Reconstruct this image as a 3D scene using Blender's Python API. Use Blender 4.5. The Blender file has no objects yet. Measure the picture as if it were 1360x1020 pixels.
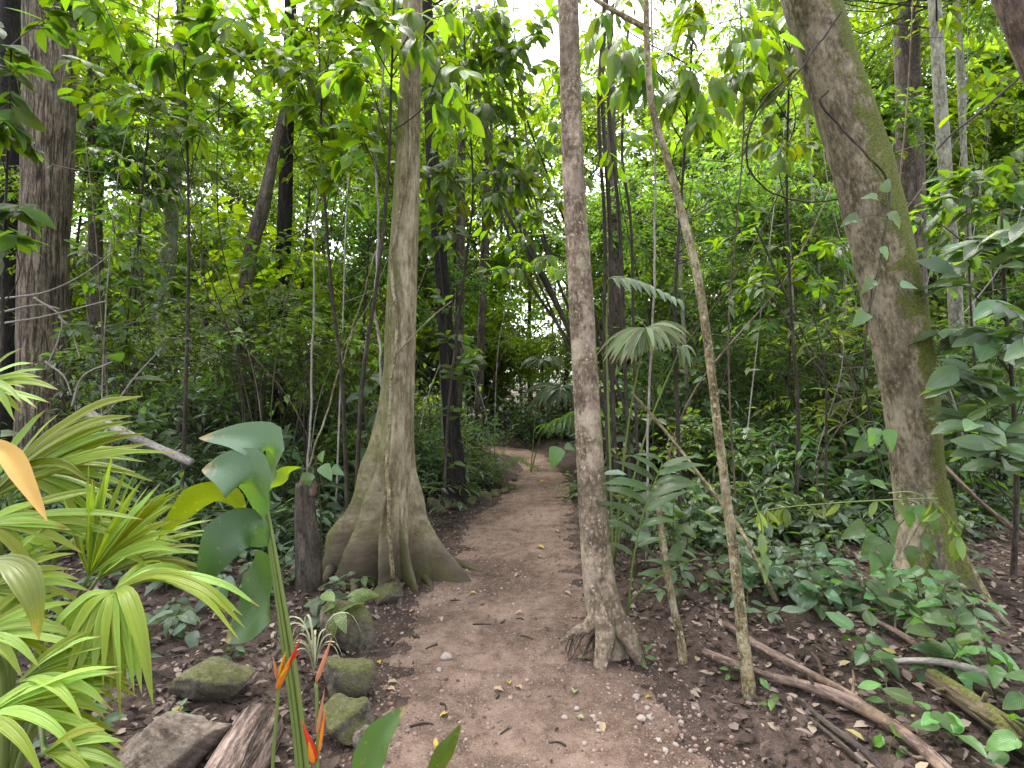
import bpy, math, random
import numpy as np
from mathutils import Vector, Matrix

SC = bpy.context.scene
COL = SC.collection
RNG = np.random.default_rng(7)
random.seed(7)

# ------------------------------------------------------------------ camera
CAMZ = 1.6
F = 680.0                      # focal length in photograph pixels (1360 wide)
cd = bpy.data.cameras.new('camera')
cam = bpy.data.objects.new('camera', cd)
COL.objects.link(cam)
cam.location = (0, 0, CAMZ)
cam.rotation_euler = (math.radians(90), 0, 0)
cd.sensor_width = 36.0
cd.lens = 18.0
cd.clip_start = 0.05
cd.clip_end = 400
SC.camera = cam

# ------------------------------------------------------------------ sky, sun, exposure
SUN_EL, SUN_AZ = math.radians(62), math.radians(-35)      # high, ahead of the camera and to the left
w = bpy.data.worlds.new('World')
SC.world = w
w.use_nodes = True
nt = w.node_tree
nt.nodes.clear()
sky = nt.nodes.new('ShaderNodeTexSky')
sky.sky_type = 'NISHITA'
sky.sun_disc = False
sky.sun_elevation = SUN_EL
sky.sun_rotation = SUN_AZ
sky.air_density = 1.0
sky.dust_density = 3.0
sky.ozone_density = 1.0
hsv = nt.nodes.new('ShaderNodeHueSaturation')
hsv.inputs['Saturation'].default_value = 0.30            # overcast: the blue is mostly gone
bg = nt.nodes.new('ShaderNodeBackground')
bg.inputs['Strength'].default_value = 0.15
wo = nt.nodes.new('ShaderNodeOutputWorld')
nt.links.new(sky.outputs[0], hsv.inputs['Color'])
nt.links.new(hsv.outputs[0], bg.inputs['Color'])
nt.links.new(bg.outputs[0], wo.inputs['Surface'])

sl = bpy.data.lights.new('sun', 'SUN')
sl.energy = 1.5
sl.angle = math.radians(25)
sl.color = (1.0, 0.96, 0.90)
so = bpy.data.objects.new('sun', sl)
COL.objects.link(so)
sd = Vector((math.sin(SUN_AZ) * math.cos(SUN_EL), math.cos(SUN_AZ) * math.cos(SUN_EL), math.sin(SUN_EL)))
so.rotation_euler = (-sd).to_track_quat('-Z', 'Y').to_euler()
so.location = (0, 0, 30)

SC.view_settings.view_transform = 'Standard'
SC.view_settings.look = 'None'
SC.view_settings.gamma = 1
SC.view_settings.use_curve_mapping = False
SC.view_settings.exposure = 2.6
cy = SC.cycles
cy.use_denoising = True
cy.max_bounces = 10
cy.diffuse_bounces = 6
cy.glossy_bounces = 2
cy.transmission_bounces = 6
cy.sample_clamp_indirect = 8
cy.use_adaptive_sampling = False

# ------------------------------------------------------------------ small maths
def nrm(v):
    v = np.asarray(v, float)
    return v / (np.linalg.norm(v, axis=-1, keepdims=True) + 1e-9)

def P(u, v, d):
    return np.array(((u - 680) / F * d, d, CAMZ - (v - 510) / F * d))

_w = np.random.default_rng(3)
_SD = _w.normal(size=(14, 2)); _SD /= np.linalg.norm(_SD, axis=1, keepdims=True)
_SP = _w.uniform(0, 6.28, 14)
def swave(x, y, lam, k0=0, n=5):
    o = 0
    for k in range(k0, k0 + n):
        f = 6.28 / lam * (0.7 + 0.25 * (k - k0))
        o = o + np.sin((x * _SD[k % 14, 0] + y * _SD[k % 14, 1]) * f + _SP[k % 14])
    return o / n

PY = np.array([-8, 0, 2.13, 3.0, 3.75, 4.35, 5.7, 7.8, 9.5, 10.7, 11.6, 12.6, 13.6, 15, 18, 30.])
PL = np.array([-.8, -.75, -.72, -.80, -.85, -.70, -.62, -.15, .10, .08, -.25, -1.6, -3.6, -6.5, -11, -26])
PR = np.array([1.0, 1.0, .95, .80, .70, .64, .80, 1.02, .95, .90, .80, .45, -.9, -3.6, -8.5, -23])
def pl(y): return np.interp(y, PY, PL)
def pr(y): return np.interp(y, PY, PR)
def sstep(a, b, x):
    t = np.clip((x - a) / (b - a), 0, 1)
    return t * t * (3 - 2 * t)

def H(x, y):
    x = np.asarray(x, float); y = np.asarray(y, float)
    h = 0.03 * swave(x, y, 1.9) + 0.012 * swave(x, y, 0.5, 4) + 0.006 * swave(x, y, 0.17, 7)
    dr = x - pr(y); dl = pl(y) - x
    h = h + 0.13 * sstep(0.0, 0.55, dr) + 0.035 * np.clip(dr - .3, 0, 12)
    h = h + 0.07 * sstep(0.05, 0.5, dl) + 0.02 * np.clip(dl - .3, 0, 12)
    h = h + 0.012 * np.clip(y - 12, 0, 40)
    inside = sstep(-.25, .1, -np.maximum(dr, dl))
    return h * (1 - .55 * inside)

def G(u, v):
    d = CAMZ * F / (v - 510)
    for _ in range(12):
        x = (u - 680) / F * d
        z = float(H(x, d))
        d = 0.5 * d + 0.5 * (CAMZ - z) * F / (v - 510)
    return np.array(((u - 680) / F * d, d, float(H((u - 680) / F * d, d))))

def GX(u, d):
    x = (u - 680) / F * d
    return np.array((x, d, float(H(x, d))))

def spline(pts, n):
    p = np.asarray(pts, float)
    if len(p) == 2:
        t = np.linspace(0, 1, n)[:, None]
        return p[0] * (1 - t) + p[1] * t
    q = np.vstack([2 * p[0] - p[1], p, 2 * p[-1] - p[-2]])
    m = len(p) - 1
    out = []
    for s in np.linspace(0, m, n):
        i = min(int(s), m - 1); t = s - i
        a, b, c, d = q[i], q[i + 1], q[i + 2], q[i + 3]
        out.append(.5 * ((2 * b) + (-a + c) * t + (2 * a - 5 * b + 4 * c - d) * t * t + (-a + 3 * b - 3 * c + d) * t ** 3))
    return np.array(out)

# ------------------------------------------------------------------ mesh collector
class MB:
    def __init__(s):
        s.v, s.t, s.uv, s.ti, s.m = [], [], [], [], []
        s.n = 0
    def add(s, v, t, uv=None, tint=None, mat=0):
        v = np.asarray(v, float).reshape(-1, 3); t = np.asarray(t, int).reshape(-1, 3)
        s.v.append(v); s.t.append(t + s.n); s.n += len(v)
        s.uv.append(np.zeros((len(v), 2)) if uv is None else np.asarray(uv, float))
        s.ti.append(np.zeros(len(v)) if tint is None else np.broadcast_to(np.asarray(tint, float), (len(v),)))
        s.m.append(np.full(len(t), mat))
        return s
    def mesh(s, name, mats, smooth=True, org=None):
        v = np.vstack(s.v)
        if org is not None: v = v - np.asarray(org)
        t = np.vstack(s.t); uv = np.vstack(s.uv); ti = np.concatenate(s.ti); mi = np.concatenate(s.m)
        me = bpy.data.meshes.new(name)
        me.vertices.add(len(v)); me.vertices.foreach_set('co', v.astype(np.float32).ravel())
        me.loops.add(len(t) * 3); me.loops.foreach_set('vertex_index', t.astype(np.int32).ravel())
        me.polygons.add(len(t))
        me.polygons.foreach_set('loop_start', np.arange(0, len(t) * 3, 3, dtype=np.int32))
        me.polygons.foreach_set('material_index', mi.astype(np.int32))
        me.polygons.foreach_set('use_smooth', np.full(len(t), smooth))
        l = me.uv_layers.new(name='UVMap')
        l.data.foreach_set('uv', uv[t.ravel()].astype(np.float32).ravel())
        a = me.attributes.new('tint', 'FLOAT', 'POINT')
        a.data.foreach_set('value', ti.astype(np.float32))
        me.update(calc_edges=True)
        for m in (mats if isinstance(mats, (list, tuple)) else [mats]): me.materials.append(m)
        return me

    def tube(s, pts, rad, n=8, radfn=None, mat=0, cap=True, tint=0.0):
        p = np.asarray(pts, float); k = len(p)
        r = np.broadcast_to(np.asarray(rad, float), (k,))
        tg = nrm(np.gradient(p, axis=0))
        ref = np.array((0, 1., 0)) if abs(tg.mean(0)[1]) < .8 * np.linalg.norm(tg.mean(0)) + 1e-6 else np.array((0, 0, 1.))
        e1 = nrm(ref - tg * (tg @ ref)[:, None]); e2 = np.cross(tg, e1)
        th = np.linspace(0, 2 * np.pi, n + 1)
        ln = np.concatenate([[0], np.cumsum(np.linalg.norm(np.diff(p, axis=0), axis=1))])
        R = np.repeat(r[:, None], n + 1, 1)
        if radfn is not None: R = radfn(R, th[None, :], p[:, 2][:, None], ln[:, None])
        R[:, -1] = R[:, 0]
        V = p[:, None, :] + R[:, :, None] * (np.cos(th)[None, :, None] * e1[:, None, :] + np.sin(th)[None, :, None] * e2[:, None, :])
        UV = np.stack([np.broadcast_to(th[None, :] * max(r.mean(), .01), (k, n + 1)), np.broadcast_to(ln[:, None], (k, n + 1))], -1)
        i = np.arange(k - 1)[:, None] * (n + 1) + np.arange(n)[None, :]
        i = i.ravel()
        T = np.vstack([np.stack([i, i + 1, i + n + 2], -1), np.stack([i, i + n + 2, i + n + 1], -1)])
        if cap:
            V2 = np.vstack([V.reshape(-1, 3), p[:1], p[-1:]]); b = k * (n + 1)
            j = np.arange(n)
            c0 = np.stack([np.full(n, b), j + 1, j], -1)
            j2 = j + (k - 1) * (n + 1)
            c1 = np.stack([np.full(n, b + 1), j2, j2 + 1], -1)
            UV2 = np.vstack([UV.reshape(-1, 2), UV[0, :1], UV[-1, :1]])
            return s.add(V2, np.vstack([T, c0, c1]), UV2, tint, mat)
        return s.add(V.reshape(-1, 3), T, UV.reshape(-1, 2), tint, mat)

    def grid(s, V, UV=None, tint=0.0, mat=0):
        a, b = V.shape[:2]
        i = (np.arange(a - 1)[:, None] * b + np.arange(b - 1)[None, :]).ravel()
        T = np.vstack([np.stack([i, i + 1, i + b + 1], -1), np.stack([i, i + b + 1, i + b], -1)])
        return s.add(V.reshape(-1, 3), T, None if UV is None else UV.reshape(-1, 2), tint, mat)

LEAF_T = np.array([(0, 0, 0), (.3, .43, .06), (.3, -.43, .06), (.33, 0, 0), (.66, .37, .03), (.66, -.37, .03), (.68, 0, -.03), (1, 0, -.16)], float)
LEAF_F = np.array([(0, 3, 1), (0, 2, 3), (3, 6, 4), (3, 4, 1), (3, 2, 5), (3, 5, 6), (6, 7, 4), (6, 5, 7)])
LEAF_UV = np.stack([LEAF_T[:, 1] + .5, LEAF_T[:, 0]], -1)
def leaf_cloud(mb, pos, dr, up, L, W, tint, mat=0):
    pos = np.asarray(pos); n = len(pos)
    x = nrm(dr); y = nrm(np.cross(up, x)); z = np.cross(x, y)
    L = np.broadcast_to(L, (n,)); W = np.broadcast_to(W, (n,))
    A = LEAF_T[None, :, :] * np.stack([L, W, L], -1)[:, None, :]
    V = pos[:, None, :] + A[:, :, 0:1] * x[:, None] + A[:, :, 1:2] * y[:, None] + A[:, :, 2:3] * z[:, None]
    T = LEAF_F[None] + (np.arange(n) * 8)[:, None, None]
    mb.add(V.reshape(-1, 3), T.reshape(-1, 3), np.tile(LEAF_UV, (n, 1)), np.repeat(tint, 8), mat)

# ------------------------------------------------------------------ scene graph helpers
def tagp(o, label=None, cat=None, group=None, kind=None):
    if label: o['label'] = label
    if cat: o['category'] = cat
    if group: o['group'] = group
    if kind: o['kind'] = kind
    return o

def thing(name, label, cat, loc, group=None):
    o = bpy.data.objects.new(name, None)
    o.empty_display_size = .1
    COL.objects.link(o)
    o.location = Vector(loc)
    o['org'] = 0
    del o['org']
    return tagp(o, label, cat, group)

def obj(name, me, parent=None, loc=None, color=None, kind=None):
    o = bpy.data.objects.new(name, me)
    if name in ('foliage', 'crown'): kind = 'stuff'
    COL.objects.link(o)
    if parent is not None: o.parent = parent
    if loc is not None: o.location = Vector(loc)
    if color is not None: o.color = (*color, 1)
    if kind: o['kind'] = kind
    return o

def basis(pos, d, up, sx, sy, sz):
    x = nrm(d); y = np.cross(up, x); y = y / (np.linalg.norm(y) + 1e-9); z = np.cross(x, y)
    return Matrix(((x[0] * sx, y[0] * sy, z[0] * sz, pos[0]), (x[1] * sx, y[1] * sy, z[1] * sz, pos[1]),
                   (x[2] * sx, y[2] * sy, z[2] * sz, pos[2]), (0, 0, 0, 1)))

def leaf_obj(parent, org, me, pos, d, up, L, wf, color, name='leaf'):
    o = bpy.data.objects.new(name, me)
    COL.objects.link(o)
    o.parent = parent
    o.matrix_local = basis(np.asarray(pos) - org, d, up, L, L * wf, L)
    o.color = (*color, 1)
    return o

# ------------------------------------------------------------------ materials
def new_mat(name):
    m = bpy.data.materials.new(name); m.use_nodes = True
    t = m.node_tree; t.nodes.clear()
    return m, t
class N:
    """tiny node helper"""
    def __init__(s, t): s.t = t
    def __call__(s, typ, **kw):
        n = s.t.nodes.new('ShaderNode' + typ)
        for k, v in kw.items():
            if k in n.inputs.keys() or (k[0] == 'i' and k[1:].isdigit()):
                sock = n.inputs[int(k[1:])] if k[0] == 'i' and k[1:].isdigit() else n.inputs[k]
                if isinstance(v, bpy.types.NodeSocket): s.t.links.new(v, sock)
                else: sock.default_value = v
            else: setattr(n, k, v)
        return n
    def math(s, op, a, b=None, c=None, clamp=False):
        n = s.t.nodes.new('ShaderNodeMath'); n.operation = op; n.use_clamp = clamp
        for i, q in enumerate((a, b, c)):
            if q is None: continue
            if isinstance(q, bpy.types.NodeSocket): s.t.links.new(q, n.inputs[i])
            else: n.inputs[i].default_value = q
        return n.outputs[0]
    def mix(s, f, a, b, blend='MIX'):
        n = s.t.nodes.new('ShaderNodeMix'); n.data_type = 'RGBA'; n.blend_type = blend
        for sock, q in ((n.inputs[0], f), (n.inputs[6], a), (n.inputs[7], b)):
            if isinstance(q, bpy.types.NodeSocket): s.t.links.new(q, sock)
            elif isinstance(q, (int, float)): sock.default_value = q
            else: sock.default_value = (*q, 1)
        return n.outputs[2]
    def ramp(s, f, stops):
        n = s.t.nodes.new('ShaderNodeValToRGB')
        e = n.color_ramp.elements
        while len(e) < len(stops): e.new(.5)
        for el, (p, c) in zip(e, stops):
            el.position = p
            el.color = (*c, 1) if not isinstance(c, (int, float)) else (c, c, c, 1)
        s.t.links.new(f, n.inputs[0])
        return n.outputs[0]
    def noise(s, vec, scale, detail=4, rough=.6, dist=0):
        n = s('TexNoise', Vector=vec, Scale=scale, Detail=detail, Roughness=rough, Distortion=dist)
        return n.outputs[0]
    def scale(s, vec, sc):
        return s('Mapping', Vector=vec, Scale=sc).outputs[0]

def leaf_mat(name, trans=(2.8, 2.8, .38), tf=.52, rough=.38, veins=14, vamp=.15, spec=.45, spots=0.0, tips=0.0, stripe=0, bmps=.35):
    m, t = new_mat(name); n = N(t)
    oi = n('ObjectInfo')
    at = n('Attribute', attribute_name='tint')
    f = n.math('FRACT', n.math('ADD', at.outputs['Fac'], oi.outputs['Random']))
    uv = n('TexCoord').outputs['UV']
    sx = n('SeparateXYZ', Vector=uv)
    au = n.math('ABSOLUTE', n.math('SUBTRACT', sx.outputs[0], .5))
    rib = n.math('SUBTRACT', 1.0, n.math('DIVIDE', au, .035), clamp=True)
    lat = n.math('SINE', n.math('ADD', n.math('MULTIPLY', sx.outputs[1], veins * 6.28), n.math('MULTIPLY', au, -veins * 5.0)))
    latm = n.math('POWER', n.math('MAXIMUM', lat, 0.0), 6.0)
    vein = n.math('MAXIMUM', rib, n.math('MULTIPLY', latm, .45))
    h = n('HueSaturation', Color=oi.outputs['Color'], Hue=n.math('MULTIPLY_ADD', f, .05, .475),
          Saturation=n.math('MULTIPLY_ADD', f, -.25, 1.1), Value=n.math('MULTIPLY_ADD', n.math('POWER', f, 1.5), .9, .65))
    no = n.noise(n('TexCoord').outputs['Object'], 9, 3, .6)
    c = n.mix(n.math('MULTIPLY', no, .35), h.outputs[0], n.mix(.5, h.outputs[0], (.10, .11, .02)))
    c = n.mix(n.math('MULTIPLY', vein, vamp * 2), c, n.mix(1.0, c, (2.6, 2.4, 2.2), 'MULTIPLY'))
    if stripe:
        st = n.math('SINE', n.math('MULTIPLY', sx.outputs[0], stripe * 6.28))
        st2 = n.noise(n.scale(uv, (stripe * 5, 1.2, 1)), 1.0, 3, .6)
        c = n.mix(n.ramp(st2, [(.42, .45), (.56, 0.0)]), c, n.mix(1.0, c, (.5, .62, .4), 'MULTIPLY'))
        lat = n.math('ADD', n.math('MULTIPLY', st, .8), n.math('MULTIPLY', st2, 1.5))
    if tips:
        tn = n.noise(n('TexCoord').outputs['Object'], 26, 4, .6)
        tv = n.math('ADD', sx.outputs[1], n.math('MULTIPLY', n.math('ADD', n.math('SUBTRACT', tn, .5), n.math('MULTIPLY', n.math('SUBTRACT', oi.outputs['Random'], .5), .25)), .5))
        c = n.mix(n.ramp(tv, [(.93, 0.0), (1.0, tips)]), c, (.30, .20, .07))
        c = n.mix(n.ramp(n.noise(n('TexCoord').outputs['Object'], 70, 2, .5), [(.66, 0.0), (.72, tips * .6)]), c, (.22, .17, .05))
    if spots:
        sp = n.noise(uv, 26, 2, .5)
        c = n.mix(n.ramp(sp, [(.52, 0.0), (.62, spots)]), c, (.42, .5, .18))
    tc = n.mix(1.0, c, trans, 'MULTIPLY')
    tc = n.mix(n.math('MULTIPLY', rib, .5), tc, n.mix(1.0, tc, (.45, .5, .4), 'MULTIPLY'))
    bmp = n('Bump', Strength=bmps, Distance=.004, Height=n.math('ADD', n.math('MULTIPLY', lat, .5), n.math('MULTIPLY', rib, -1.0)))
    pb = n('BsdfPrincipled', **{'Base Color': c, 'Roughness': rough, 'Specular IOR Level': spec, 'Normal': bmp.outputs[0]})
    tr = n('BsdfTranslucent', Color=tc)
    mx = n('MixShader', Fac=tf, i1=pb.outputs[0], i2=tr.outputs[0])
    o = n('OutputMaterial', Surface=mx.outputs[0])
    return m

def bark_mat(name, c0, c1, c2, sx=9, sy=2.2, bump=.5, rocky=0.0, moss=0.0, moss_dir=(0, 0, 1), moss_lo=-.2, patch=0.0, patch_c=(.4, .36, .3), rings=0.0, fiss=0.0, dirt=0.0, rough=.9):
    m, t = new_mat(name); n = N(t)
    tc = n('TexCoord'); uv = tc.outputs['UV']; ob = tc.outputs['Object']
    n1 = n.noise(n.scale(uv, (sx, sy, 1)), 1.0, 6, .65, .6)
    n2 = n.noise(ob, 2.3, 4, .6)
    n3 = n.noise(n.scale(uv, (sx * 5, sy * 5, 1)), 1.0, 4, .7)
    c = n.ramp(n1, [(.36, c0), (.50, c1), (.65, c2)])
    c = n.mix(n.ramp(n2, [(.42, 0.0), (.62, .6)]), c, c0)
    c = n.mix(n.ramp(n3, [(.50, 0.0), (.64, .6)]), c, c2)
    c = n.mix(n.ramp(n3, [(.36, .65), (.47, 0.0)]), c, n.mix(1.0, c0, (.5, .5, .5), 'MULTIPLY'))
    hgt = n.math('ADD', n.math('MULTIPLY', n1, .7), n.math('MULTIPLY', n3, .3))
    if fiss:
        w_ = n.noise(n.scale(uv, (26, 2.0, 1)), 1.0, 5, .6, .8)
        fm = n.ramp(w_, [(.38, 1.0), (.5, 0.0)])
        c = n.mix(n.math('MULTIPLY', fm, fiss), c, (.012, .009, .007))
        hgt = n.math('SUBTRACT', hgt, n.math('MULTIPLY', fm, .8 * fiss))
    if rocky:
        q1 = n.noise(ob, 9, 10, .72, .2); q2 = n.noise(ob, 40, 6, .7)
        c = n.mix(n.ramp(q1, [(.38, rocky), (.52, 0.0)]), c, n.mix(1.0, c0, (.5, .48, .45), 'MULTIPLY'))
        c = n.mix(n.ramp(q2, [(.5, 0.0), (.7, rocky * .6)]), c, c2)
        hgt = n.math('ADD', hgt, n.math('ADD', n.math('MULTIPLY', q1, 1.6 * rocky), n.math('MULTIPLY', q2, .6 * rocky)))
    if rings:
        rn = n.noise(n.scale(uv, (1.2, 22, 1)), 1.0, 3, .6, .3)
        c = n.mix(n.ramp(rn, [(.5, 0.0), (.62, rings)]), c, c0)
        hgt = n.math('ADD', hgt, n.math('MULTIPLY', rn, .5 * rings))
    if patch:
        pn = n.noise(n.scale(ob, (1, 1, .7)), 6.0, 9, .72, .1)
        pn3 = n.noise(ob, 1.7, 3, .5)
        pm = n.math('MULTIPLY', n.ramp(pn, [(.50, 0.0), (.60, patch)]), n.ramp(pn3, [(.36, .15), (.6, 1.0)]))
        c = n.mix(pm, c, n.mix(n3, patch_c, n.mix(1.0, patch_c, (.6, .58, .52), 'MULTIPLY')))
        pn2 = n.noise(ob, 42, 4, .6, .0)
        c = n.mix(n.ramp(pn2, [(.60, 0.0), (.68, patch * .8)]), c, patch_c)
        dk = n.noise(n.scale(ob, (1, 1, .5)), 4.2, 7, .7)
        c = n.mix(n.ramp(dk, [(.52, 0.0), (.66, .6)]), c, n.mix(1.0, c0, (.55, .55, .5), 'MULTIPLY'))
    if dirt:
        z = n('SeparateXYZ', Vector=ob).outputs[2]
        dz = n.math('ADD', z, n.math('MULTIPLY', n.math('SUBTRACT', n2, .5), .5))
        c = n.mix(n.ramp(dz, [(0.0, dirt), (.28, dirt * .7), (.42, 0.0)]), c, (.055, .041, .032))
    if moss:
        ge = n('NewGeometry')
        dp = n('VectorMath', operation='DOT_PRODUCT', i0=ge.outputs['Normal'], i1=tuple(nrm(moss_dir)))
        mn = n.noise(ob, 6, 5, .7, .5)
        mf = n.math('ADD', n.math('SUBTRACT', dp.outputs['Value'], moss_lo), n.math('MULTIPLY', n.math('SUBTRACT', mn, .5), 2.2))
        mfr = n.ramp(mf, [(.25, 0.0), (.6, moss)])
        mc = n.ramp(n.noise(ob, 60, 3, .7), [(.3, (.045, .058, .010)), (.7, (.135, .145, .028))])
        c = n.mix(mfr, c, mc)
        hgt = n.math('ADD', hgt, n.math('MULTIPLY', mfr, n.noise(ob, 90, 2, .6)))
    b = n('Bump', Strength=bump, Distance=.02, Height=hgt)
    pb = n('BsdfPrincipled', **{'Base Color': c, 'Roughness': rough, 'Specular IOR Level': .25, 'Normal': b.outputs[0]})
    n('OutputMaterial', Surface=pb.outputs[0])
    return m

def flat_mat(name, c, rough=.6, var=.5, scale=20, trans=0.0, tint=False):
    m, t = new_mat(name); n = N(t)
    ob = n('TexCoord').outputs['Object']
    no = n.noise(ob, scale, 4, .6)
    src = c
    if tint:
        at = n('Attribute', attribute_name='tint')
        oi = n('ObjectInfo')
        f = n.math('FRACT', n.math('ADD', at.outputs['Fac'], oi.outputs['Random']))
        src = n.ramp(f, tint)
    dk = n.mix(1.0, src, (1 - var,) * 3, 'MULTIPLY')
    col = n.mix(no, dk, src)
    b = n('Bump', Strength=.3, Distance=.004, Height=no)
    pb = n('BsdfPrincipled', **{'Base Color': col, 'Roughness': rough, 'Specular IOR Level': .3, 'Normal': b.outputs[0]})
    sh = pb.outputs[0]
    if trans:
        tr = n('BsdfTranslucent', Color=col)
        sh = n('MixShader', Fac=trans, i1=sh, i2=tr.outputs[0]).outputs[0]
    n('OutputMaterial', Surface=sh)
    return m

def soil_mat(name, stops, fine=60, peb=.0, bump=.6):
    m, t = new_mat(name); n = N(t)
    ob = n('TexCoord').outputs['Object']
    a = n.noise(ob, 1.3, 5, .6, .3)
    b = n.noise(ob, 9, 6, .7, .4)
    d = n.noise(ob, fine, 4, .75)
    f = n.math('ADD', n.math('MULTIPLY', a, .38), n.math('ADD', n.math('MULTIPLY', b, .34), n.math('MULTIPLY', d, .34)))
    c = n.ramp(f, stops)
    hgt = n.math('ADD', n.math('MULTIPLY', b, .6), n.math('MULTIPLY', d, .45))
    if peb:
        vo = n('TexVoronoi', Vector=ob, Scale=75.0, Randomness=1.0)
        rnd = n('SeparateXYZ', Vector=vo.outputs['Color']).outputs[0]
        cell = n.math('MULTIPLY', n.ramp(vo.outputs['Distance'], [(.25, 1.0), (.42, 0.0)]), n.ramp(rnd, [(.62, 0.0), (.68, 1.0)]))
        pa = n.ramp(n.noise(ob, .9, 3, .5), [(.40, .15), (.62, 1.0)])
        cell = n.math('MULTIPLY', cell, pa)
        pc = n.ramp(n('SeparateXYZ', Vector=vo.outputs['Color']).outputs[1], [(.1, (.20, .13, .10)), (.6, (.36, .27, .23)), (1.0, (.55, .47, .42))])
        c = n.mix(n.math('MULTIPLY', cell, peb), c, pc)
        hgt = n.math('ADD', hgt, n.math('MULTIPLY', cell, .5))
    bm = n('Bump', Strength=bump, Distance=.02, Height=hgt)
    pb = n('BsdfPrincipled', **{'Base Color': c, 'Roughness': .95, 'Specular IOR Level': .2, 'Normal': bm.outputs[0]})
    n('OutputMaterial', Surface=pb.outputs[0])
    return m

M = {}
M['leaf'] = leaf_mat('leaf')
M['leaf_gloss'] = leaf_mat('leaf_glossy', rough=.33, tf=.34, veins=12, vamp=.16, spec=.55, trans=(2.4, 2.6, .5), tips=.25)
M['leaf_under'] = leaf_mat('leaf_understorey', rough=.32, tf=.40, veins=10, vamp=.12, spec=.65, trans=(2.4, 2.6, .5))
M['leaf_palm'] = leaf_mat('leaf_palm', rough=.42, tf=.42, veins=0, vamp=.06, trans=(1.7, 1.7, .5), spec=.35, tips=.9, stripe=5)
M['leaf_helic'] = leaf_mat('leaf_heliconia', rough=.36, tf=.36, veins=34, vamp=.06, spec=.45, tips=.6, bmps=.16)
M['leaf_spot'] = leaf_mat('leaf_spotted', rough=.4, tf=.35, veins=8, vamp=.3, spots=.75)
M['fissured'] = bark_mat('bark_fissured', (.045, .034, .023), (.13, .098, .068), (.31, .25, .18), sx=24, sy=2.6, bump=1.0, fiss=.85, patch=.25, patch_c=(.30, .27, .22))
M['dark'] = bark_mat('bark_dark', (.006, .005, .005), (.014, .012, .010), (.035, .03, .026), sx=14, sy=3, bump=.8)
M['brown'] = bark_mat('bark_brown', (.03, .022, .017), (.07, .052, .04), (.15, .12, .095), sx=14, sy=3, bump=.8, patch=.3, moss=.6, moss_dir=(.6, 0, .3), moss_lo=.35)
M['buttress'] = bark_mat('bark_buttress', (.105, .084, .046), (.215, .178, .105), (.37, .32, .215), sx=9, sy=1.6, bump=.7, patch=.38, patch_c=(.36, .32, .22), moss=.5, moss_dir=(-.8, -.3, .2), moss_lo=.15, rings=.2, dirt=.85)
M['ringed'] = bark_mat('bark_ringed', (.075, .054, .036), (.175, .130, .088), (.36, .29, .205), sx=9, sy=5, bump=.7, patch=.95, patch_c=(.44, .365, .285), rings=.55, moss=.5, moss_dir=(.8, -.2, .2), moss_lo=.55)
M['pale'] = bark_mat('bark_pale', (.11, .10, .075), (.22, .21, .16), (.36, .35, .29), sx=9, sy=3, bump=.4, patch=.5, patch_c=(.42, .42, .36))
M['slim'] = bark_mat('bark_slim', (.055, .042, .020), (.15, .118, .058), (.32, .27, .155), sx=20, sy=9, bump=.8, patch=.85, patch_c=(.48, .44, .33), moss=.5, moss_dir=(.2, 0, .4), moss_lo=.4)
M['mossy'] = bark_mat('bark_mossy', (.066, .052, .030), (.165, .135, .086), (.33, .285, .195), sx=9, sy=3.2, bump=.7, patch=.45, patch_c=(.36, .30, .24), moss=.96, moss_dir=(.95, -.25, .1), moss_lo=-.30, dirt=.4)
M['log'] = bark_mat('bark_log', (.07, .045, .035), (.16, .11, .088), (.31, .235, .195), sx=16, sy=3.4, bump=1.0, fiss=.8)
M['branch'] = bark_mat('bark_branch', (.055, .036, .028), (.12, .083, .066), (.26, .19, .15), sx=12, sy=2, bump=.7, patch=.5, patch_c=(.36, .25, .15))
M['log_moss'] = bark_mat('bark_log_moss', (.05, .036, .022), (.11, .08, .05), (.22, .17, .11), sx=12, sy=2, bump=.9, moss=.85, moss_dir=(0, -.2, 1), moss_lo=.25)
M['grey_twig'] = bark_mat('bark_twig', (.14, .12, .10), (.27, .24, .21), (.42, .39, .35), sx=30, sy=6, bump=.4)
M['dark_twig'] = bark_mat('bark_dark_twig', (.02, .015, .012), (.05, .04, .03), (.1, .085, .066), sx=30, sy=6, bump=.4)
M['stem'] = flat_mat('green_stem', (.14, .19, .045), .5, .35, 14)
M['stem_dk'] = flat_mat('olive_stem', (.06, .07, .025), .6, .4, 14)
M['rock'] = bark_mat('rock_plain', (.085, .062, .046), (.18, .14, .11), (.29, .235, .19), sx=6, sy=6, bump=1.0, rocky=.9, patch=.3, patch_c=(.33, .29, .24), moss=.3, moss_lo=.75)
M['rock_moss'] = bark_mat('rock_mossy', (.055, .044, .033), (.115, .095, .074), (.21, .175, .14), sx=6, sy=6, bump=.8, rocky=.9, moss=.58, moss_dir=(-.1, -.35, 1), moss_lo=.12, patch=.4, patch_c=(.2, .19, .13))
M['soil'] = soil_mat('forest_soil', [(.34, (.012, .008, .006)), (.5, (.040, .027, .021)), (.66, (.115, .080, .064))], 80, .25, 1.0)
M['path'] = soil_mat('path_dirt', [(.38, (.034, .0220, .0160)), (.49, (.113, .074, .054)), (.61, (.258, .180, .138))], 120, .9, 1.0)
LIT = [(0, (.020, .012, .009)), (.40, (.062, .040, .030)), (.66, (.14, .098, .078)), (.86, (.26, .195, .165)), (.97, (.34, .27, .19)), (1, (.30, .26, .08))]
M['litter'] = flat_mat('dry_leaf', (.2, .13, .1), .75, .35, 30, trans=.15, tint=LIT)
GRV = [(0, (.10, .062, .046)), (.4, (.20, .132, .10)), (.75, (.28, .195, .155)), (1, (.38, .30, .25))]
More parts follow.
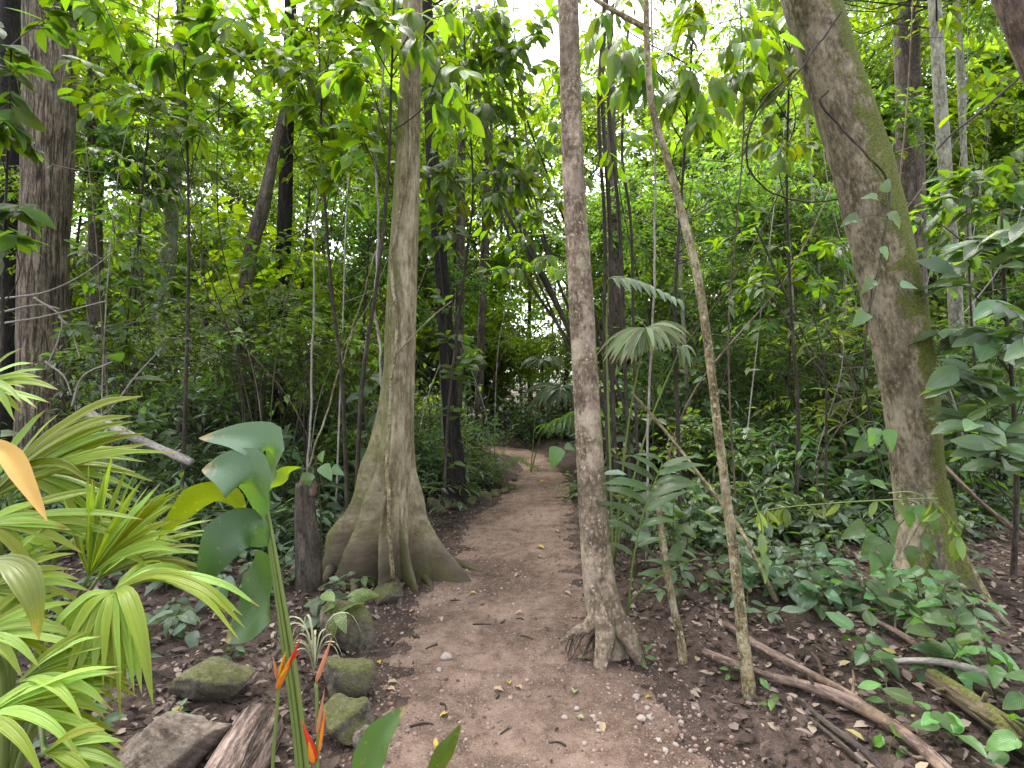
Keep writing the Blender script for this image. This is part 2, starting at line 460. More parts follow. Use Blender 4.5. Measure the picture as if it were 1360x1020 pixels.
M['gravel'] = flat_mat('gravel', (.3, .2, .16), .85, .3, 40, tint=GRV)
M['yellow_leaf'] = flat_mat('yellow_leaf', (.50, .38, .06), .6, .3, 30, trans=.2)
M['tan_leaf'] = flat_mat('tan_leaf', (.42, .30, .19), .7, .4, 30, trans=.15)
M['pale_leaf'] = flat_mat('pale_green_leaf', (.32, .37, .18), .6, .3, 30, trans=.2)
M['pebble'] = flat_mat('pale_pebble', (.33, .27, .23), .8, .25, 40)
M['red'] = flat_mat('red_bract', (.60, .045, .02), .4, .3, 14, trans=.25)
M['orange'] = flat_mat('orange_bract', (.80, .27, .02), .4, .3, 14, trans=.3)
M['yellowb'] = flat_mat('yellow_bract', (.75, .42, .03), .4, .3, 14, trans=.3)
M['peach'] = flat_mat('peach_bract', (.62, .26, .14), .5, .3, 14, trans=.25)
M['straw'] = flat_mat('straw_blade', (.42, .42, .25), .6, .35, 25, trans=.25)
M['dryblade'] = flat_mat('dry_yellow_blade', (.62, .38, .10), .55, .3, 12, trans=.35)

# ------------------------------------------------------------------ ground and path
def axis(segs):
    return np.concatenate([np.arange(a, b, s) for a, b, s in segs])
gx = axis([(-60, -12, 2.0), (-12, -4, .4), (-4, -2.2, .08), (-2.2, 3.2, .03), (3.2, 5, .08), (5, 12, .4), (12, 61, 2.0)])
gy = axis([(-14, 0, 1.0), (0, 1.4, .2), (1.4, 5.2, .03), (5.2, 9, .08), (9, 18, .3), (18, 100, 2.0)])
GXX, GYY = np.meshgrid(gx, gy)
mb = MB().grid(np.stack([GXX, GYY, H(GXX, GYY)], -1))
tagp(obj('forest_floor', mb.mesh('forest_floor', M['soil'])), 'dark brown forest soil strewn with dry leaves on both sides of the path', None, None, 'structure')

py = axis([(-8, 1.4, .2), (1.4, 6, .025), (6, 12, .05), (12, 26, .2)])
ps = np.linspace(-1.12, 1.12, 64)
S, Y = np.meshgrid(ps, py)
wob = .10 * swave(Y, Y * 0 + 3, 1.1) + .05 * swave(Y, Y * 0 + 8, .4, 5)
X = (pl(Y) + pr(Y)) / 2 + S * (pr(Y) - pl(Y)) / 2 + wob * np.abs(S)
Z = H(X, Y) + .022 * (1 - np.clip(np.abs(S), 0, 1.2) ** 4) - .012 + .008 * swave(X, Y, .35, 2) + .004 * swave(X, Y, .09, 6)
mb = MB().grid(np.stack([X, Y, Z], -1))
tagp(obj('dirt_path', mb.mesh('dirt_path', M['path'])), 'reddish brown dirt path with pebbles winding between the trees', None, None, 'structure')

def ZP(x, y):      # top of ground or path
    x = np.asarray(x, float); y = np.asarray(y, float)
    s = (x - (pl(y) + pr(y)) / 2) / ((pr(y) - pl(y)) / 2)
    zp = H(x, y) + .022 * (1 - np.clip(np.abs(s), 0, 1.2) ** 4) - .012 + .008 * swave(x, y, .35, 2) + .004 * swave(x, y, .09, 6)
    return np.maximum(H(x, y), np.where(np.abs(s) < 1.1, zp, -9))

# gravel bedded in the path
def ico():
    p = (1 + 5 ** .5) / 2
    v = np.array([(-1, p, 0), (1, p, 0), (-1, -p, 0), (1, -p, 0), (0, -1, p), (0, 1, p), (0, -1, -p), (0, 1, -p), (p, 0, -1), (p, 0, 1), (-p, 0, -1), (-p, 0, 1)], float)
    f = np.array([(0, 11, 5), (0, 5, 1), (0, 1, 7), (0, 7, 10), (0, 10, 11), (1, 5, 9), (5, 11, 4), (11, 10, 2), (10, 7, 6), (7, 1, 8), (3, 9, 4), (3, 4, 2), (3, 2, 6), (3, 6, 8), (3, 8, 9), (4, 9, 5), (2, 4, 11), (6, 2, 10), (8, 6, 7), (9, 8, 1)])
    return nrm(v), f
IV, IF = ico()
def ico_sub(k):
    v, f = IV.copy(), IF.copy()
    for _ in range(k):
        vl = list(map(tuple, v)); c = {}; nf = []
        def mid(a, b):
            q = (min(a, b), max(a, b))
            if q not in c:
                m = nrm((np.array(vl[a]) + np.array(vl[b])) / 2); vl.append(tuple(m)); c[q] = len(vl) - 1
            return c[q]
        for a, b, d in f:
            ab, bd, da = mid(a, b), mid(b, d), mid(d, a)
            nf += [(a, ab, da), (b, bd, ab), (d, da, bd), (ab, bd, da)]
        v, f = np.array(vl), np.array(nf)
    return v, f

def gravel(n, ymin, ymax, smin, smax, patchy=True):
    r = np.random.default_rng(11)
    y = ymin + (ymax - ymin) * r.random(n) ** 1.7
    s = r.uniform(-1.08, 1.08, n)
    x = (pl(y) + pr(y)) / 2 + s * (pr(y) - pl(y)) / 2
    dens = .35 + .65 * sstep(-.2, .5, swave(x, y, 1.6, 3)) + .9 * sstep(.1, .9, x) * sstep(3.6, 2.4, y) + .5 * sstep(.55, .95, np.abs(s))
    k = r.random(n) < dens * .6
    x, y = x[k], y[k]; n = len(x)
    sz = smin + (smax - smin) * r.random(n) ** 4
    A = r.uniform(.6, 1.25, (n, 1, 3)) * np.array((1, 1, .7))
    V = IV[None] * A * sz[:, None, None] * r.uniform(.82, 1.15, (n, 12, 1))
    a = r.uniform(0, 6.28, n); c, s_ = np.cos(a)[:, None], np.sin(a)[:, None]
    V = np.stack([V[..., 0] * c - V[..., 1] * s_, V[..., 0] * s_ + V[..., 1] * c, V[..., 2]], -1)
    V += np.stack([x, y, ZP(x, y) + sz * .12], -1)[:, None]
    T = IF[None] + (np.arange(n) * 12)[:, None, None]
    return MB().add(V.reshape(-1, 3), T.reshape(-1, 3), None, np.repeat(r.random(n), 12))
o = obj('gravel', gravel(17000, 1.5, 8, .0030, .015).mesh('gravel', M['gravel']), kind='stuff')
o['label'] = 'small pinkish gravel bedded in the dirt path'

def litter(n, reg, smin, smax, seed, keep):
    r = np.random.default_rng(seed)
    y = reg[2] + (reg[3] - reg[2]) * r.random(n) ** 1.5
    x = r.uniform(reg[0], reg[1], n)
    k = keep(x, y, r); x, y = x[k], y[k]; n = len(x)
    a = r.uniform(0, 6.28, n)
    d = np.stack([np.cos(a), np.sin(a), r.normal(0, .32, n)], -1)
    up = np.stack([r.normal(0, .5, n), r.normal(0, .5, n) - .1, np.ones(n)], -1)
    L = r.uniform(smin, smax, n)
    m = MB()
    leaf_cloud(m, np.stack([x, y, ZP(x, y) + r.uniform(.004, .03, n)], -1), d, up, L, L * r.uniform(.35, .7, n), r.random(n) ** 1.4)
    return m
def offpath(x, y, r):
    s = np.maximum(x - pr(y), pl(y) - x)
    return r.random(len(x)) < sstep(-.12, .3, s)
def edgepath(x, y, r):
    s = np.maximum(x - pr(y), pl(y) - x)
    return r.random(len(x)) < .05 + .7 * sstep(-.38, -.02, s)
o = obj('leaf_litter', litter(46000, (-5, 6, 1.2, 9), .016, .075, 21, offpath).mesh('leaf_litter', M['litter']), kind='stuff')
o['label'] = 'brown dry leaf litter covering the forest floor'
o = obj('leaf_crumbs', litter(7000, (-1.3, 1.4, 1.6, 9), .008, .034, 22, edgepath).mesh('leaf_crumbs', M['litter']), kind='stuff')
o['label'] = 'tiny crumbs of dry leaf scattered on the path'

rr_ = np.random.default_rng(23)
n_ = 2600
y_ = 1.3 + 6 * rr_.random(n_) ** 1.5; x_ = rr_.uniform(-4, 5, n_)
k_ = offpath(x_, y_, rr_); x_, y_ = x_[k_], y_[k_]
a_ = rr_.uniform(0, 6.28, len(x_)); l_ = rr_.uniform(.02, .16, len(x_)) * .5
A_ = np.stack([x_ - np.cos(a_) * l_, y_ - np.sin(a_) * l_, ZP(x_ - np.cos(a_) * l_, y_ - np.sin(a_) * l_) + rr_.uniform(.006, .02, len(x_))], -1)
B_ = np.stack([x_ + np.cos(a_) * l_, y_ + np.sin(a_) * l_, ZP(x_ + np.cos(a_) * l_, y_ + np.sin(a_) * l_) + rr_.uniform(.006, .03, len(x_))], -1)

# ------------------------------------------------------------------ leaf meshes (unit length along +x, z is the upper face)
def leaf_unit(name, prof, wr, mat, nl=6, droop=.25, fold=.12, wave=0.0, seed=0, twist=0.0):
    r = np.random.default_rng(seed)
    t = np.linspace(0, 1, nl + 1); s = np.array((-1, -.55, 0, .55, 1.0))
    ang = droop * 2.2 * t
    x = np.concatenate([[0], np.cumsum(np.cos(ang[:-1]) / nl)]); z = -np.concatenate([[0], np.cumsum(np.sin(ang[:-1]) / nl)])
    wd = np.array([prof(q) for q in t]) * wr / 2
    V = np.zeros((nl + 1, 5, 3)); UV = np.zeros((nl + 1, 5, 2))
    ph = r.uniform(0, 6)
    for i in range(nl + 1):
        tw = twist * t[i]
        for j in range(5):
            yy = s[j] * wd[i]; zz = fold * abs(s[j]) * wd[i] * 2 + wave * wd[i] * abs(s[j]) * math.sin(t[i] * 17 + ph + s[j])
            V[i, j] = (x[i] + .06 * wr * abs(s[j]) * (1 - t[i]) * 0, yy * math.cos(tw) - zz * math.sin(tw), z[i] + zz * math.cos(tw) + yy * math.sin(tw))
            UV[i, j] = (s[j] * .5 + .5, t[i])
    return MB().grid(V, UV).mesh(name, mat)
def p_ell(t): return max(math.sin(math.pi * min(1, t * .96 + .02)) ** .8, .02) * (1 if t < .5 else 1 - .35 * (t - .5) * 2 * .6)
def p_obov(t): return max(.03, (math.sin(math.pi * t ** 1.25)) ** .85)
def p_lance(t): return max(.03, math.sin(math.pi * t ** .75) ** .9 * (1 - .25 * t))
def p_heart(t): return max(.02, min(1, (t * 7 + .12)) ** .5 * max(0, 1 - t ** 1.7) ** .9) if t < 1 else .02
def p_strap(t): return max(.03, min(1, .35 + t * 2.2) * min(1, (1 - t) * 2.6) ** .8)

def variants(nm, prof, wr, mat, k=3, **kw):
    return [leaf_unit(nm, prof, wr, mat, seed=i, droop=kw.get('droop', .25) * (.5 + .5 * i), fold=kw.get('fold', .12) * (.7 + .3 * i), wave=kw.get('wave', .05) * i, nl=kw.get('nl', 6), twist=(i - 1) * .3) for i in range(k)]
def p_ovate(t): return max(.02, math.sin(math.pi * min(1, (t * .96 + .03)) ** .62) ** .75) if t < .995 else .02
LF = {
    'ell': variants('leaf_elliptic', p_ell, .42, M['leaf']),
    'obov': variants('leaf_obovate', p_obov, .40, M['leaf'], droop=.35),
    'lance': variants('leaf_lance', p_lance, .27, M['leaf'], droop=.4),
    'ellg': variants('leaf_elliptic_glossy', p_ell, .48, M['leaf_gloss'], droop=.2),
    'heart': variants('leaf_heart', p_heart, .74, M['leaf_gloss'], droop=.32, fold=.14, nl=12, wave=.06),
    'ovate': variants('leaf_ovate', p_ovate, .58, M['leaf_gloss'], droop=.3, fold=.14, nl=10, wave=.07),
    'palmlet': variants('leaf_palmlet', p_lance, .22, M['leaf_gloss'], droop=.45, nl=7),
    'spot': variants('leaf_spotted', p_ell, .42, M['leaf_spot'], droop=.4, wave=.12),
}

C_CAN = (.086, .145, .014)     # canopy
C_UND = (.060, .112, .040)     # understorey
C_DRK = (.042, .082, .032)
C_LIM = (.112, .185, .014)
C_BLU = (.078, .128, .074)
C_PALM = (.260, .360, .030)
C_HEL = (.030, .078, .030)
def jit(c, r, a=.2):
    k = 1 + r.uniform(-a, a)
    return tuple(max(.004, q * k * (1 + r.uniform(-a, a) * .4)) for q in c)

def sprays(r, cen, out, tw, tl, sp, L, wf=.42, droop=.35, flat=.6):
    """twigs with alternate leaves grown round clump centres; returns leaf arrays and twig segments"""
    n = len(cen)
    c = np.repeat(cen, tw, 0)
    d = nrm(np.repeat(out, tw, 0) * .7 + r.normal(size=(n * tw, 3)) * np.array((1, 1, flat)))
    ll = tl * r.uniform(.6, 1.2, n * tw)
    k = max(2, int(tl / sp))
    f = (np.arange(k) + .6) / k
    side = np.where(np.arange(k) % 2 == 0, 1., -1.)
    hor = nrm(np.cross(d, np.array((0, 0, 1.)) + r.normal(size=d.shape) * .3))
    pos = c[:, None] + d[:, None] * (ll[:, None] * f)[..., None]
    pos[..., 2] -= droop * .5 * (ll[:, None] * f) ** 2 / tl
    ld = d[:, None] * .65 + hor[:, None] * side[None, :, None] * .8 + r.normal(size=pos.shape) * .28
    ld[..., 2] -= droop
    up = np.zeros_like(pos); up[..., 2] = 1; up = up + r.normal(size=pos.shape) * .42
    LL = L * r.uniform(.55, 1.25, pos.shape[:2])
    segs = (c, c + d * ll[:, None])
    return pos.reshape(-1, 3), ld.reshape(-1, 3), up.reshape(-1, 3), LL.ravel(), (LL * wf * r.uniform(.8, 1.2, LL.shape)).ravel(), segs

def sticks(mb, a, b, r0, r1, mat=1):
    """many thin three-sided twigs at once"""
    n = len(a); d = nrm(b - a)
    e1 = nrm(np.cross(d, np.array((.3, .5, .81)))); e2 = np.cross(d, e1)
    r0 = np.broadcast_to(r0, (n,))[:, None]; r1 = np.broadcast_to(r1, (n,))[:, None]
    V = []
    for p, rr in ((a, r0), (b, r1)):
        for k in range(3):
            th = k * 2.0944
            V.append(p + rr * (math.cos(th) * e1 + math.sin(th) * e2))
    V = np.stack(V, 1)
    F_ = np.array([(0, 1, 4), (0, 4, 3), (1, 2, 5), (1, 5, 4), (2, 0, 3), (2, 3, 5)])
    T = F_[None] + (np.arange(n) * 6)[:, None, None]
    mb.add(V.reshape(-1, 3), T.reshape(-1, 3), None, .3, mat)

def foliage_mesh(name, seed, shape, nclump, tw, tl, sp, L, wf=.42, droop=.35, twig='dark_twig', axis_h=None, mat='leaf'):
    """a crown or bush: shape = (rx, ry, rz) ellipsoid; clumps thinned by an uneven field so that gaps stay open"""
    r = np.random.default_rng(seed)
    q = nrm(r.normal(size=(nclump * 3, 3))) * (r.random((nclump * 3, 1)) ** .45)
    lump = np.sin(q[:, 0] * 4.1 + seed) + np.sin(q[:, 1] * 4.7 + 2 * seed) + np.sin(q[:, 2] * 4.3 + 3 * seed)
    q = q[np.argsort(-lump + r.normal(size=len(q)) * .7)][:nclump]
    cen = q * np.array(shape)
    out = nrm(cen * np.array((1, 1, .6)) + np.array((0, 0, .15)))
    m = MB()
    p, d, u, LL, W, segs = sprays(r, cen, out, tw, tl, sp, L, wf, droop)
    leaf_cloud(m, p, d, u, LL, W, np.repeat(r.random(len(p) // 8 + 1), 8)[:len(p)] * .5 + r.random(len(p)) * .5)
    sticks(m, segs[0], segs[1], .004, .0015)
    hub = np.stack([cen[:, 0] * .15, cen[:, 1] * .15, np.minimum(cen[:, 2] - .3 * shape[2], cen[:, 2] * .4)], -1)
    if axis_h is not None: hub[:, 2] = np.clip(cen[:, 2] - .55 * np.linalg.norm(cen[:, :2], axis=1), axis_h[0], axis_h[1]); hub[:, :2] = 0
    md = (hub + cen) / 2 + r.normal(size=cen.shape) * .06 * np.linalg.norm(cen - hub, axis=1)[:, None]
    rr = .003 + .006 * np.linalg.norm(cen - hub, axis=1)
    sticks(m, hub, md, rr, rr * .6); sticks(m, md, cen, rr * .6, .004)
    return m.mesh(name, [M[mat], M[twig]], smooth=False)

mb = MB(); sticks(mb, A_, B_, rr_.uniform(.0015, .005, len(x_)), .0015, 0)
o = obj('stick_debris', mb.mesh('stick_debris', M['dark_twig']), kind='stuff')
o['label'] = 'small dark broken sticks strewn through the leaf litter'

BUSH = [foliage_mesh('bush_foliage', 100 + i, (.85, .85, .75), 26, 5, .42, .085, (.09, .13, .18, .11, .21, .15, .10)[i], (.42, .5, .26, .55, .45, .34, .30)[i], .3, mat='leaf_under') for i in range(7)]
LOWB = [foliage_mesh('low_foliage', 140 + i, (.55, .55, .30), 18, 4, .28, .075, (.08, .13, .16, .10, .18)[i], (.5, .45, .3, .55, .42)[i], .2, mat='leaf_under') for i in range(5)]
CROWN = [foliage_mesh('crown_foliage', 200 + i, (1.7, 1.7, 1.35), 40, 6, .60, .095, .165 + .045 * (i % 3), (.42, .36, .5)[i % 3], .45, axis_h=(-1.6, .6)) for i in range(7)]
FAR = [foliage_mesh('far_crown_foliage', 260 + i, (3.0, 3.0, 2.4), 70, 6, .85, .11, .22 + .04 * (i % 3), .48, .4, axis_h=(-2.6, 1.2)) for i in range(5)]

SECT = [(-1e9, 60, 'behind the fan palm at the far left'), (60, 215, 'right of the broad brown tree'), (215, 365, 'between the pale trunk and the dark thin trunk'), (365, 520, 'left of the buttressed tree'),
        (520, 612, 'behind the buttressed tree'), (612, 700, 'left of the far bend of the path'), (700, 790, 'behind the slender ringed tree'), (790, 870, 'behind the grey green fan palm'), (870, 960, 'behind the thin sapling'),
        (960, 1060, 'right of the thin sapling'), (1060, 1200, 'left of the leaning mossy tree'), (1200, 1290, 'right of the leaning mossy tree'), (1290, 1e9, 'at the right edge')]
def where(x, y, z=.6):
    u = 680 + x / y * F
    for a, b, n in SECT:
        if a <= u < b: return n
def clear_path(x, y, m):
    return x > pr(y) + m or x < pl(y) - m

# ------------------------------------------------------------------ trunks
def trunk_mesh(spec, mat, n=20, step=.07, up=3.0, down=.25, rough=.05, radfn=None, flare=0.0, org=None, name='trunk', seed=0):
    """spec: (u, v, depth, width in photo pixels) from the top down to the foot"""
    p = np.array([P(u, v, d) for u, v, d, _ in spec]); rad = np.array([wd * .5 * (.84 if mat == 'slim' else 1) * d / F * math.cos(math.atan((u - 680) / F)) for u, _, d, wd in spec])
    top = p[0] + nrm(p[0] - p[1]) * up
    a = np.hstack([p, rad[:, None]])
    if up > 0: a = np.vstack([[*top, rad[0] * .82], a])
    foot = p[-1] + nrm(p[-1] - p[-2]) * down
    a = np.vstack([a, [*foot, rad[-1] * 1.05]])[::-1]
    ln = np.linalg.norm(np.diff(a[:, :3], axis=0), axis=1).sum()
    k = max(10, int(ln / step))
    s = spline(a, k)
    z0 = p[-1][2]
    r_ = np.random.default_rng(seed); ph = r_.uniform(0, 6.28, 8)
    def fn(R, th, z, l):
        q = 1 + rough * (np.sin(2 * th + l * 1.3 + ph[0]) * .5 + np.sin(3 * th - l * 2.1 + ph[1]) * .4 + np.sin(5 * th + l * 4.3 + ph[2]) * .3 + np.sin(l * 3.1 + ph[3]) * .4
                         + np.sin(9 * th + l * 11 + ph[4]) * .18 + np.sin(4 * th - l * 17 + ph[5]) * .16)
        R = R * q
        if flare:
            f = np.exp(-np.clip(z - z0, 0, 9) / .22)
            R = R * (1 + flare * f * (.6 + .4 * np.sin(4 * th + ph[6])))
        if radfn: R = radfn(R, th, z, l)
        return R
    m = MB().tube(s[:, :3], s[:, 3], n, fn)
    return m, s

def make_tree(name, label, cat, spec, mat, group=None, crowns=(), **kw):
    base = P(*spec[-1][:3]); base = np.array((base[0], base[1], float(H(base[0], base[1]))))
    t = thing(name, label, cat, base, group)
    m, s = trunk_mesh(spec, mat, **kw)
    obj('trunk', m.mesh('trunk', M[mat], org=base), t)
    for (u, v, d, me, sc, c) in crowns:
        o = obj('crown', me, t, P(u, v, d) - base, c, None)
        o.scale = (sc, sc, sc); o.rotation_euler = (0, 0, random.uniform(0, 6.28))
    t_ = t
    return t_, base, s

D8 = 3.05
# the buttressed tree left of the path
DB = 4.25
def buttress_fn(R, th, z, l):
    # th = 0 points away from the camera (+y); th grows towards -x
    out = R.copy()
    for ang, h, b, w_, pw in ((1.62, 1.85, .60, .15, 1.75), (2.12, 1.35, .46, .14, 1.8), (3.02, 1.75, .32, .12, 1.8), (3.85, .75, .22, .20, 1.8), (4.62, 1.45, .50, .16, 3.0), (5.6, 1.1, .26, .16, 2.2), (.5, 1.3, .36, .16, 2.0)):
        a = ang + .10 * np.sin(z * 3 + ang)
        dth = np.abs((th - a + np.pi) % (2 * np.pi) - np.pi)
        f = np.clip(1 - z / h, 0, 1.2) ** pw
        ww = w_ * .60 + .20 * np.clip(z / h, 0, 1)
        out = out + b * (1 + .06 * np.sin(z * 9 + ang * 7)) * f * np.exp(-(dth / ww) ** 2) * (1 + .05 * np.sin(z * 14 + ang * 5))
    nearf = np.clip(1.5 - z, 0, 1.5)
    return out * (1 + nearf * (.010 * np.sin(31 * th + 5 * np.sin(z * 3)) + .014 * np.sin(17 * th + z * 6) + .012 * np.sin(z * 21 + 6 * np.sin(3 * th))))
t, b_, s_ = make_tree('buttressed_tree', 'tall pale tree with wide flaring buttress roots at the left edge of the path', 'tree',
    [(548, 0, DB, 25), (543, 160, DB, 31), (537, 320, DB, 38), (531, 470, DB, 42), (529, 600, DB, 41), (528, 700, DB, 42), (528, 768, DB, 44)], 'buttress',
    n=200, step=.035, up=4.2, down=.2, rough=.035, radfn=buttress_fn)
BUT = (t, b_, s_)
for (u0, v0, u1, v1, r0) in ((440, 762, 392, 800, .045), (592, 748, 655, 768, .05), (523, 772, 528, 812, .04), (556, 765, 575, 790, .04), (470, 778, 452, 818, .035)):
    g0, g1 = G(u0, v0), G(u1, v1); gm = (g0 + g1) / 2; gm[:2] += (.03, .02)
    p = spline([g0 + (0, 0, r0 * .8), np.array((gm[0], gm[1], float(H(gm[0], gm[1])) + r0 * .25)), g1 - (0, 0, .015)], 16)
    obj('root', MB().tube(p, np.linspace(r0, .010, 16), 12, lambda R, th, z, l: R * (1 + .10 * np.sin(3 * th + l * 14) + .06 * np.sin(l * 33))).mesh('root', M['buttress'], org=b_), t)
# vine clinging to it
def vine(name, label, cat, pts, rad, mat, parent=None, org=None, n=7, group=None, k=None, wob=0.0):
    p = spline(np.array(pts, float), k or max(16, len(pts) * 12))
    if wob:
        q = np.arange(len(p)); p = p + np.stack([np.sin(q * .45) + .6 * np.sin(q * 1.1), np.cos(q * .37), np.sin(q * .8)], -1) * wob
    m = MB().tube(p, np.linspace(rad[0], rad[1], len(p)), n)
    if parent is None:
        o = obj(name, m.mesh(name, M[mat], org=p[0])); o.location = Vector(p[0])
        tagp(o, label, cat, group)
        return o
    return obj(name, m.mesh(name, M[mat], org=org), parent)
vine('liana', 'thin pale vine running up the front of the buttressed tree', 'vine', [P(521, 768, 3.86), P(517, 690, 3.93), P(515, 600, 3.99), P(521, 500, 4.06), P(527, 440, 4.08), P(520, 350, 4.09), P(530, 290, 4.12), P(545, 200, 4.15), P(542, 60, 4.15), P(548, -60, 4.15)], (.017, .008), 'slim', wob=.004)
vine('liana', 'grey hanging vine beside the left side of the buttressed trunk', 'vine', [G(498, 735), P(506, 560, 4.3), P(506, 480, 4.3), P(498, 400, 4.3), P(503, 310, 4.3), P(500, 200, 4.3), P(512, 60, 4.3), P(508, -80, 4.3)], (.013, .010), 'grey_twig', wob=.006)

# the trunk right of the path
t, b_, s_ = make_tree('slender_tree', 'slender straight tree with ringed reddish bark and exposed roots at the right path edge', 'tree',
    [(754, 0, D8, 28), (758, 140, D8, 29), (764, 280, D8, 30), (772, 400, D8, 33), (780, 540, D8, 35), (786, 660, D8, 37), (794, 760, D8, 41), (801, 810, D8, 46), (806, 850, D8, 48)], 'ringed',
    n=28, step=.03, up=3.6, down=.1, rough=.05)
roots = [([(797, 740, 3.05), (816, 812, 2.99), (836, 850, 2.95), (854, 887, 2.93)], .062, .026), ([(797, 745, 3.05), (803, 825, 2.96), (801, 865, 2.91), (797, 892, 2.87)], .062, .036),
         ([(795, 785, 3.0), (785, 828, 2.98), (768, 838, 2.98), (745, 852, 2.97)], .040, .008), ([(806, 800, 3.08), (815, 835, 3.12), (826, 862, 3.15)], .05, .03)]
for pts, r0, r1 in roots:
    p = spline([P(*q) for q in pts], 14)
    m = MB().tube(p, np.interp(np.linspace(0, 1, 14), [0, .35, .6, 1], [r0 * .5, r0, r0 * .85, r1]), 14, lambda R, th, z, l: R * (1 + .1 * np.sin(3 * th + l * 20) + .06 * np.sin(5 * th - l * 31)))
    obj('root', m.mesh('root', M['ringed'], org=b_), t)
r = np.random.default_rng(44)
for i in range(13):
    u0 = 748 + i * 3.6 + r.normal() * 2; dd = 2.97 + r.normal() * .025
    dr = r.uniform(16, 34); sw = r.normal() * 8 - 6
    p = spline([P(u0 + 14, 834 + abs(i - 7) * 1.6, dd), P(u0 + 6, 840 + dr * .15, dd - .01), P(u0 + sw * .4, 846 + dr * .6, dd - .03), P(u0 + sw, 846 + dr, dd - .04)], 10)
    obj('rootlet', MB().tube(p, np.linspace(r.uniform(.004, .010), .003, 10), 6).mesh('rootlet', M['branch'], org=b_), t)

# the thin leaning sapling
DS = 2.6
SAP = make_tree('thin_sapling', 'thin crooked yellowish sapling leaning across the right side, forked at its top', 'tree',
    [(858, 10, 2.9, 9), (859, 60, 2.88, 10), (866, 140, 2.85, 11), (884, 205, 2.82, 12), (905, 280, 2.8, 13), (925, 360, 2.76, 14), (938, 440, 2.72, 15), (950, 540, 2.7, 15), (962, 640, 2.68, 16), (975, 740, 2.65, 17), (987, 850, 2.6, 19), (996, 925, 2.52, 22)], 'slim',
    n=14, step=.03, up=.6, down=.12, rough=.10, seed=4)
obj('branch', MB().tube(spline([P(862, 40, 2.89), P(830, 22, 2.95), P(795, 2, 3.05), P(740, -40, 3.2)], 12), np.linspace(.017, .010, 12), 8).mesh('branch', M['slim'], org=SAP[1]), SAP[0])

# the big leaning mossy tree on the right
DR = 3.75
RT = make_tree('leaning_tree', 'thick mossy tree leaning to the left at the right side of the picture', 'tree',
    [(1076, 0, DR, 72), (1104, 90, DR, 74), (1132, 180, DR, 80), (1156, 270, DR, 84), (1180, 370, DR, 82), (1200, 470, DR, 82), (1213, 560, DR, 80), (1221, 640, DR, 78), (1232, 710, DR, 84), (1242, 770, DR, 96)], 'mossy',
    n=48, step=.04, up=3.2, down=.25, rough=.06, flare=.35, seed=2)
for pts, r0, r1 in (([(1224, 640, 3.76), (1256, 735, 3.66), (1290, 785, 3.55), (1345, 830, 3.45)], .15, .045), ([(1222, 655, 3.74), (1214, 740, 3.62), (1200, 790, 3.5), (1190, 815, 3.42)], .14, .05), ([(1226, 650, 3.74), (1242, 740, 3.6), (1256, 790, 3.48), (1270, 830, 3.38)], .14, .05)):
    p = spline([P(*q) for q in pts], 14)
    m = MB().tube(p, np.linspace(r0, r1, 14), 16, lambda R, th, z, l: R * (1 + .08 * np.sin(3 * th + l * 9)))
    obj('root', m.mesh('root', M['mossy'], org=RT[1]), RT[0])
vine('liana', 'thin dark vine wrapped across the leaning mossy trunk', 'vine', [P(1100, 120, 3.5), P(1092, 140, 3.5), P(1150, 205, 3.46), P(1180, 245, 3.5), P(1172, 330, 3.46), P(1160, 380, 3.45), P(1152, 430, 3.5), P(1148, 500, 3.55), P(1160, 560, 3.6), P(1180, 600, 3.55)], (.008, .005), 'dark_twig', wob=.003)
vine('liana', 'thin dark vine slanting up to the left of the leaning mossy tree', 'vine', [P(1118, 15, 3.5), P(1060, 95, 3.45), P(1000, 160, 3.45), P(985, 185, 3.45)], (.007, .005), 'dark_twig', wob=.004)
vine('liana', 'thin dark vine looping in a wide half circle left of the leaning tree', 'vine', [P(1056, 92, 3.9), P(1010, 140, 3.9), P(992, 190, 3.9), P(998, 230, 3.9), P(1030, 258, 3.9), P(1075, 268, 3.9), P(1115, 265, 3.85)], (.008, .006), 'dark_twig', wob=.003)

# other trunks one can tell apart
make_tree('broad_tree', 'broad brown tree with furrowed bark at the left side of the picture', 'tree',
    [(68, 0, 6.6, 74), (66, 130, 6.6, 74), (62, 260, 6.6, 70), (58, 380, 6.6, 72), (58, 480, 6.6, 76), (60, 560, 6.6, 84), (62, 660, 6.6, 96)], 'fissured', crowns=[(90, -420, 7.2, FAR[0], .9, C_CAN)], n=40, step=.06, up=4, rough=.04, flare=.3)
make_tree('dark_tree', 'near-black tree trunk behind the broad brown tree at the left edge', 'tree',
    [(14, 0, 8, 30), (12, 200, 8, 30), (8, 400, 8, 32), (6, 640, 8, 38)], 'dark', crowns=[(0, -300, 8.5, FAR[1], .9, C_CAN)], n=20, up=4)
make_tree('pale_tree', 'pale grey green trunk standing well behind between the broad tree and the dark thin trunk', 'tree',
    [(238, 110, 11, 20), (232, 220, 11, 22), (224, 330, 11, 23), (218, 450, 11, 24), (214, 610, 11, 28)], 'pale', crowns=[(245, 40, 11, CROWN[3], 1.3, C_LIM)], n=16, up=4)
make_tree('dark_thin_tree', 'thin near-black straight trunk left of the buttressed tree', 'tree',
    [(386, 0, 8.6, 17), (383, 120, 8.6, 18), (379, 260, 8.6, 19), (374, 400, 8.6, 21), (370, 520, 8.6, 22), (366, 625, 8.6, 25)], 'dark', crowns=[(400, -160, 8.8, CROWN[4], 1.3, C_CAN)], n=16, up=4)
